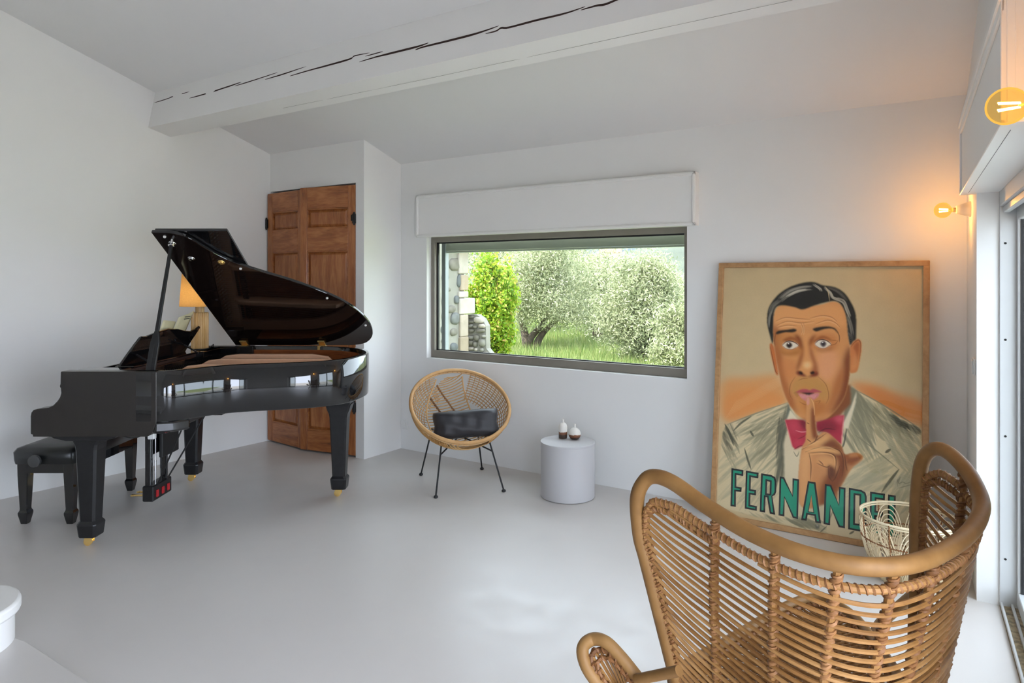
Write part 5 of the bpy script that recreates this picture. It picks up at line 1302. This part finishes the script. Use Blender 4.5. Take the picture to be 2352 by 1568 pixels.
def leaf_mat(name, cols, trans=.35):
    t = NT(name); ge = t.new('ShaderNodeNewGeometry')
    c = t.ramp(ge.outputs['Random Per Island'], cols); t.link(c, t.b.inputs['Base Color']); t.set(Roughness=.55)
    tl = t.new('ShaderNodeBsdfTranslucent'); t.link(c, tl.inputs['Color']); mx = t.new('ShaderNodeMixShader'); mx.inputs[0].default_value = trans
    t.link(t.b.outputs[0], mx.inputs[1]); t.link(tl.outputs[0], mx.inputs[2]); t.link(mx.outputs[0], t.out.inputs['Surface']); return t.m
M_olive = leaf_mat('silvery olive leaves', [(0, (.13,.16,.07)), (.35, (.26,.29,.15)), (.7, (.42,.44,.27)), (1, (.58,.57,.40))])
M_lime = leaf_mat('bright yellow green leaves', [(0, (.10,.22,.015)), (.45, (.26,.42,.02)), (.85, (.44,.52,.05)), (1, (.52,.32,.10))])
M_grass = leaf_mat('meadow grass blades', [(0, (.10,.18,.04)), (.5, (.22,.29,.08)), (1, (.36,.36,.16))])
M_bark = wood('grey brown olive bark', (.03,.022,.015), (.065,.048,.032), (.11,.082,.058), (6,6,1.5), .9, 0, 4, bump=.5)
def leaves_mesh(name, cen, L, Wd, mat, parent, up=.0):
    n = len(cen); d = rng.normal(size=(n, 3)); d[:, 2] += up; d /= np.linalg.norm(d, axis=1)[:, None]
    e = rng.normal(size=(n, 3)); e -= d*(e*d).sum(1)[:, None]; e /= np.linalg.norm(e, axis=1)[:, None]
    l = (L*(.7+.6*rng.random(n)))[:, None]; w = (Wd*(.7+.6*rng.random(n)))[:, None]
    V = np.stack([cen-d*l/2, cen+e*w/2, cen+d*l/2, cen-e*w/2], 1).reshape(-1, 3)
    me = bpy.data.meshes.new(name); me.vertices.add(4*n); me.vertices.foreach_set('co', V.ravel().astype(np.float32)); me.loops.add(4*n)
    me.loops.foreach_set('vertex_index', np.arange(4*n, dtype=np.int32)); me.polygons.add(n); me.polygons.foreach_set('loop_start', np.arange(0, 4*n, 4, dtype=np.int32)); me.update(calc_edges=True)
    me.materials.append(mat); o = bpy.data.objects.new(name, me); COL.objects.link(o); o.parent = parent; o['kind'] = 'stuff'; return o
def tree(name, px, py, Z, rx_, rz_, n, L, Wd, mat, label, cat, group, trunk=None, clumps=70, ry=None, up=0.0, zmin=.05):
    c = cf(px, py, Z); base_ = W(c.x, Z, GZ); r = empty(name, base_, YAW, label, cat, group)
    hz = c.z-GZ; ry = ry or rx_
    u = rng.normal(size=(clumps, 3)); u /= np.linalg.norm(u, axis=1)[:, None]; rad = rng.random(clumps)**.45
    cc_ = u*rad[:, None]*np.array([rx_, ry, rz_])*.88+np.array([0, 0, hz])
    per = n//clumps; pts = np.repeat(cc_, per, 0)+rng.normal(size=(clumps*per, 3))*np.array([rx_, ry, rz_])*.15
    pts = pts[pts[:, 2] > zmin+.25*np.abs(rng.normal(size=len(pts)))*(zmin > .1)]
    leaves_mesh('crown', pts, L, Wd, mat, r, up)
    tr = MB()
    if trunk is None: trunk = [[(0,0,0,.10),(.03,0,hz*.5,.08),(0,0,hz,.04)]]
    for br in trunk: tr.tube(cr([(a, b, h) for a, b, h, q in br], 5), [q for q in np.interp(np.linspace(0, 1, 5*(len(br)-1)+1), np.linspace(0, 1, len(br)), [q for *_, q in br])], 9)
    tr.build('trunk', M_bark, r, True)
    return r
G1 = 'olive trees beyond the picture window'
tree('olive_tree', 1252, 648, 16.6, 1.38, 1.38, 46000, .085, .020, M_olive, 'round olive tree with forked leaning trunk in the middle of the window', 'tree', G1,
     [[(-.42,0,-.02,.15),(-.45,0,.25,.12),(-.52,.1,.55,.085),(-.60,.1,.9,.06),(-.62,.1,1.4,.03)], [(-.42,0,.05,.12),(-.36,0,.34,.09),(-.12,0,.62,.07),(.12,.1,1.0,.05),(.2,.1,1.5,.03)], [(-.24,0,-.02,.12),(-.17,0,.28,.09),(.02,0,.55,.065),(.35,0,.85,.045),(.6,0,1.3,.025)]], 90, zmin=.50)
tree('olive_tree', 1480, 705, 14.0, 1.05, 1.25, 46000, .085, .020, M_olive, 'broad silvery olive tree filling the right of the window', 'tree', G1, None, 90, .75)
tree('olive_tree', 1372, 672, 19.0, 1.15, 1.35, 26000, .10, .024, M_olive, 'distant olive tree with short trunk between the two larger ones', 'tree', G1, [[(.05,0,0,.17),(.0,0,.35,.14),(.1,0,.9,.08)]], 60)
tree('olive_tree', 1600, 765, 11.7, .85, .68, 24000, .08, .019, M_olive, 'low olive bush at the right edge of the window', 'tree', G1, None, 60, .5)
tree('olive_tree', 1150, 590, 21.0, 1.7, 1.5, 26000, .11, .026, M_olive, 'far olive tree above and behind the bright green shrub', 'tree', G1, None, 60)
tree('olive_tree', 1485, 690, 25.0, 1.9, 1.25, 26000, .13, .030, M_olive, 'farthest olive tree on the right below the hills', 'tree', G1, None, 70)
tree('olive_tree', 1290, 600, 32.0, 2.3, 1.7, 22000, .13, .030, M_olive, 'farthest olive tree hidden behind the forked olive', 'tree', G1, None, 60)
tree('olive_tree', 1735, 690, 16.0, 1.3, 1.3, 22000, .095, .022, M_olive, 'olive tree standing just beyond the right edge of the window view', 'tree', G1, None, 60)
tree('olive_tree', 1960, 670, 20.0, 1.7, 1.6, 20000, .11, .026, M_olive, 'olive tree standing far beyond the right edge of the window view', 'tree', G1, None, 60)
tree('green_shrub', 1126, 705, 12.6, .46, .98, 26000, .075, .038, M_lime, 'bright yellow green leafy shrub beside the stone wall', 'shrub', None, [[(0,0,0,.05),(.02,0,.8,.04),(0,0,1.8,.02)], [(0,0,0,.04),(.2,0,.8,.03),(.25,0,1.5,.015)]], 60, .45, .2)
# grass blades where the meadow is in view
n = 52000; Zg = 12.2+ (rng.random(n)**1.3)*16; Xg = (rng.random(n)*(1800-1060)+1060-CX)/F*Zg; hgt = .12+.22*rng.random(n)
V = np.zeros((n, 3, 3)); bx_ = np.stack([Xg*CS-Zg*SN, Xg*SN+Zg*CS, np.full(n, GZ)], 1); an = rng.random(n)*math.pi; wv = np.stack([np.cos(an), np.sin(an), np.zeros(n)], 1)*.011
V[:, 0] = bx_-wv; V[:, 1] = bx_+wv; V[:, 2] = bx_+np.stack([rng.normal(size=n)*.06, rng.normal(size=n)*.06, hgt], 1)
me = bpy.data.meshes.new('grass'); me.vertices.add(3*n); me.vertices.foreach_set('co', V.ravel().astype(np.float32)); me.loops.add(3*n); me.loops.foreach_set('vertex_index', np.arange(3*n, dtype=np.int32))
me.polygons.add(n); me.polygons.foreach_set('loop_start', np.arange(0, 3*n, 3, dtype=np.int32)); me.update(calc_edges=True); me.materials.append(M_grass)
go = bpy.data.objects.new('grass', me); COL.objects.link(go); tag(go, 'tall pale green meadow grass under the olive trees', 'grass', kind='stuff')
# hills
def hill(name, Z, pts, col, label):
    m = MB(); P = []
    for px, py in pts:
        t = cf(px, py, Z); a = W(t.x, Z, t.z); b = W(t.x*1.0, Z*.72, GZ-.2); c = W(t.x*1.3, Z*1.4, GZ-.2); P.append([b, b.lerp(a, .55)+Vector((0,0,t.z*.08)), a, c])
    m.grid(P); tag(m.build(name, plain(name+' scrub', col, .95, noise=.35, nscale=.06), None, True), label, 'hill', kind='structure')
hill('far_hills', 420, [(600,560),(800,540),(1000,530),(1200,520),(1340,528),(1420,535),(1500,520),(1600,500),(1800,480),(2100,500),(2500,520)], (.040,.056,.078), 'hills on the skyline with distance haze put into their blue grey colour')  # scrub colour shifted to blue grey, so distance haze is in the base colour
hill('near_hill', 170, [(900,610),(1200,600),(1340,592),(1420,580),(1480,568),(1540,556),(1600,548),(1800,540),(2100,545),(2500,560)], (.060,.073,.050), 'pale scrubby hillside behind the olive trees')
hc = cf(1402, 575, 160); h_ = empty('distant_house', W(hc.x, 160, hc.z-2.0), YAW, 'tiny orange roofed house far on the hillside', 'house')
m = MB(); m.box(-2.2,2.2,-1.5,1.5,-3,1.6); m.build('walls', plain('cream house render', (.5,.42,.32), .8), h_)
m = MB(); m.prism([(-1.9,1.5),(1.9,1.5),(0,2.7)], -2.5, 2.5, Matrix(((0,0,1,0),(1,0,0,0),(0,1,0,0),(0,0,0,1)))); m.build('roof', plain('orange roof tiles', (.5,.20,.09), .8), h_)

# neighbouring stone wing with quoins, seen at the left of the window
SX = -5.80; S0y, S1y = 5.2, 7.52
stn = empty('stone_wing', (SX, 6.4, GZ), 0, 'rubble stone house wing with pale corner quoins outside the window', 'building')
M_mort = plain('lime mortar render', (.235,.22,.19), .95, noise=.15, nscale=5, bump=.6, bscale=14)
M_st = [plain('field stone %d' % i, c, .9, noise=.25, nscale=9, bump=.5, bscale=22) for i, c in enumerate(((.10,.105,.105),(.13,.13,.125),(.15,.135,.11),(.20,.185,.16)))]
M_quoin = [plain('quoin limestone %d' % i, c, .9, noise=.12, nscale=7, bump=.4, bscale=30) for i, c in enumerate(((.38,.335,.29),(.30,.235,.17),(.34,.28,.225)))]
m = MB(); m.box(-4, 0, S0y-6.4, S1y-6.4+.05, 0, 3.4); m.build('wall', M_mort, stn)
def stone(name, size, mat, parent, loc, R):
    bm = bmesh.new(); bmesh.ops.create_icosphere(bm, subdivisions=2, radius=1.0)
    for v in bm.verts:
        q = v.co; k = (abs(q.x)**3.2+abs(q.y)**3.2+abs(q.z)**3.2)**(-1/3.2)
        v.co = Vector((q.x*k*size[0], q.y*k*size[1], q.z*k*size[2]))*R.uniform(.92, 1.06)
    me = bpy.data.meshes.new(name); bm.to_mesh(me); bm.free(); me.materials.append(mat); me.polygons.foreach_set('use_smooth', [True]*len(me.polygons))
    o = bpy.data.objects.new(name, me); COL.objects.link(o); o.parent = parent; o.location = loc; o.rotation_euler = (R.uniform(-.1,.1), R.uniform(-.1,.1), R.uniform(-.1,.1)); return o
R3 = random.Random(9)
def on_x(px, py, x):
    d = ray(px, py); t = x/d.x; return Vector((x, d.y*t, CAMH+d.z*t))
for px, py, w, h in ((1028,573,8,6),(1044,607,14,15),(1022,637,8,11),(1054,645,5,16),(1024,664,10,6),(1022,690,8,16),(1048,688,6,10),(1036,710,10,9),(1022,727,9,11),(1045,731,11,15),(1018,757,6,10),(1042,762,9,9),(1018,783,5,6),(1042,797,9,10),(1020,802,7,5)):
    p = on_x(px, py, SX); a = on_x(px+w, py, SX); b = on_x(px, py+h, SX)
    stone('stone', (.03, abs(a.y-p.y)*.95, abs(b.z-p.z)*.95), R3.choice(M_st[:3]), stn, p-stn.location+Vector((.0,0,0)), R3)
# quoins: dressed blocks at the corner
ys_ = [566,630,668,684,722,773,812,860]
for k, (a, b) in enumerate(zip(ys_[:-1], ys_[1:])):
    p0 = on_x(1057, a, SX+.03); p1 = on_x(1076, b, SX+.03); q = on_x(1091 if a == 684 else 1076, a, SX+.03)
    m = MB(); yy0 = p0.y-6.4+R3.uniform(-.02,.02); m.bbox(-.35, .03+R3.uniform(0,.01), yy0, q.y-6.4, p1.z-GZ+.008, p0.z-GZ-.008, .012)
    m.build('quoin', M_quoin[[0,1,0,0,2,1,0][k]], stn)
# broken roof tiles at the eave
for k in range(5):
    p = on_x(1058+k*8, 565, SX+.1); m = MB(); m.lathe([(.075,-.20),(.085,.20),(.07,.20),(.06,-.20)], 14, Matrix.Translation(p-stn.location+Vector((.0,0,.03))) @ Matrix.Rotation(math.radians(80), 4, 'Y')); m.build('roof_tile', plain('pink terracotta tile', (.42,.22,.15), .85, noise=.2) if 'pink terracotta tile' not in MATS else MATS['pink terracotta tile'], stn, True)
# ruined rubble wall running on from the corner
rw_y = 7.80
rwl = empty('rubble_wall', (SX+.3, rw_y, GZ), 0, 'low ruined rubble stone wall beside the green shrub', 'stone wall')
def on_y(px, py): return at_y(px, py, rw_y)
cont = [on_y(*p) for p in ((1070,722),(1094,722),(1108,732),(1116,748),(1117,800),(1130,816),(1150,835),(1160,900),(1070,900))]
m = MB(); m.prism([(p.x-rwl.location.x, max(0, p.z-GZ)) for p in cont], .0, .10, Matrix(((1,0,0,0),(0,0,1,0),(0,1,0,0),(0,0,0,1)))); m.build('core', M_mort, rwl)
for px, py, w, h in ((1082,728,9,4),(1083,739,9,4),(1100,735,12,8),(1082,748,7,5),(1093,750,5,4),(1108,748,8,5),(1083,759,8,5),(1105,759,11,5),(1082,775,8,5),(1096,775,7,8),(1112,772,5,4),(1082,787,7,7),(1093,790,5,7),(1108,786,8,10),(1083,800,8,4),(1095,802,4,4),(1108,803,5,5),(1085,811,8,4),(1100,812,5,5),(1116,812,8,6),(1126,820,6,5)):
    p = on_y(px, py); a = on_y(px+w, py); b = on_y(px, py+h)
    stone('stone', (abs(a.x-p.x)*.92, .05, abs(b.z-p.z)*.92), R3.choice([M_st[1], M_st[2], M_st[3], M_quoin[0]]), rwl, p-rwl.location, R3)
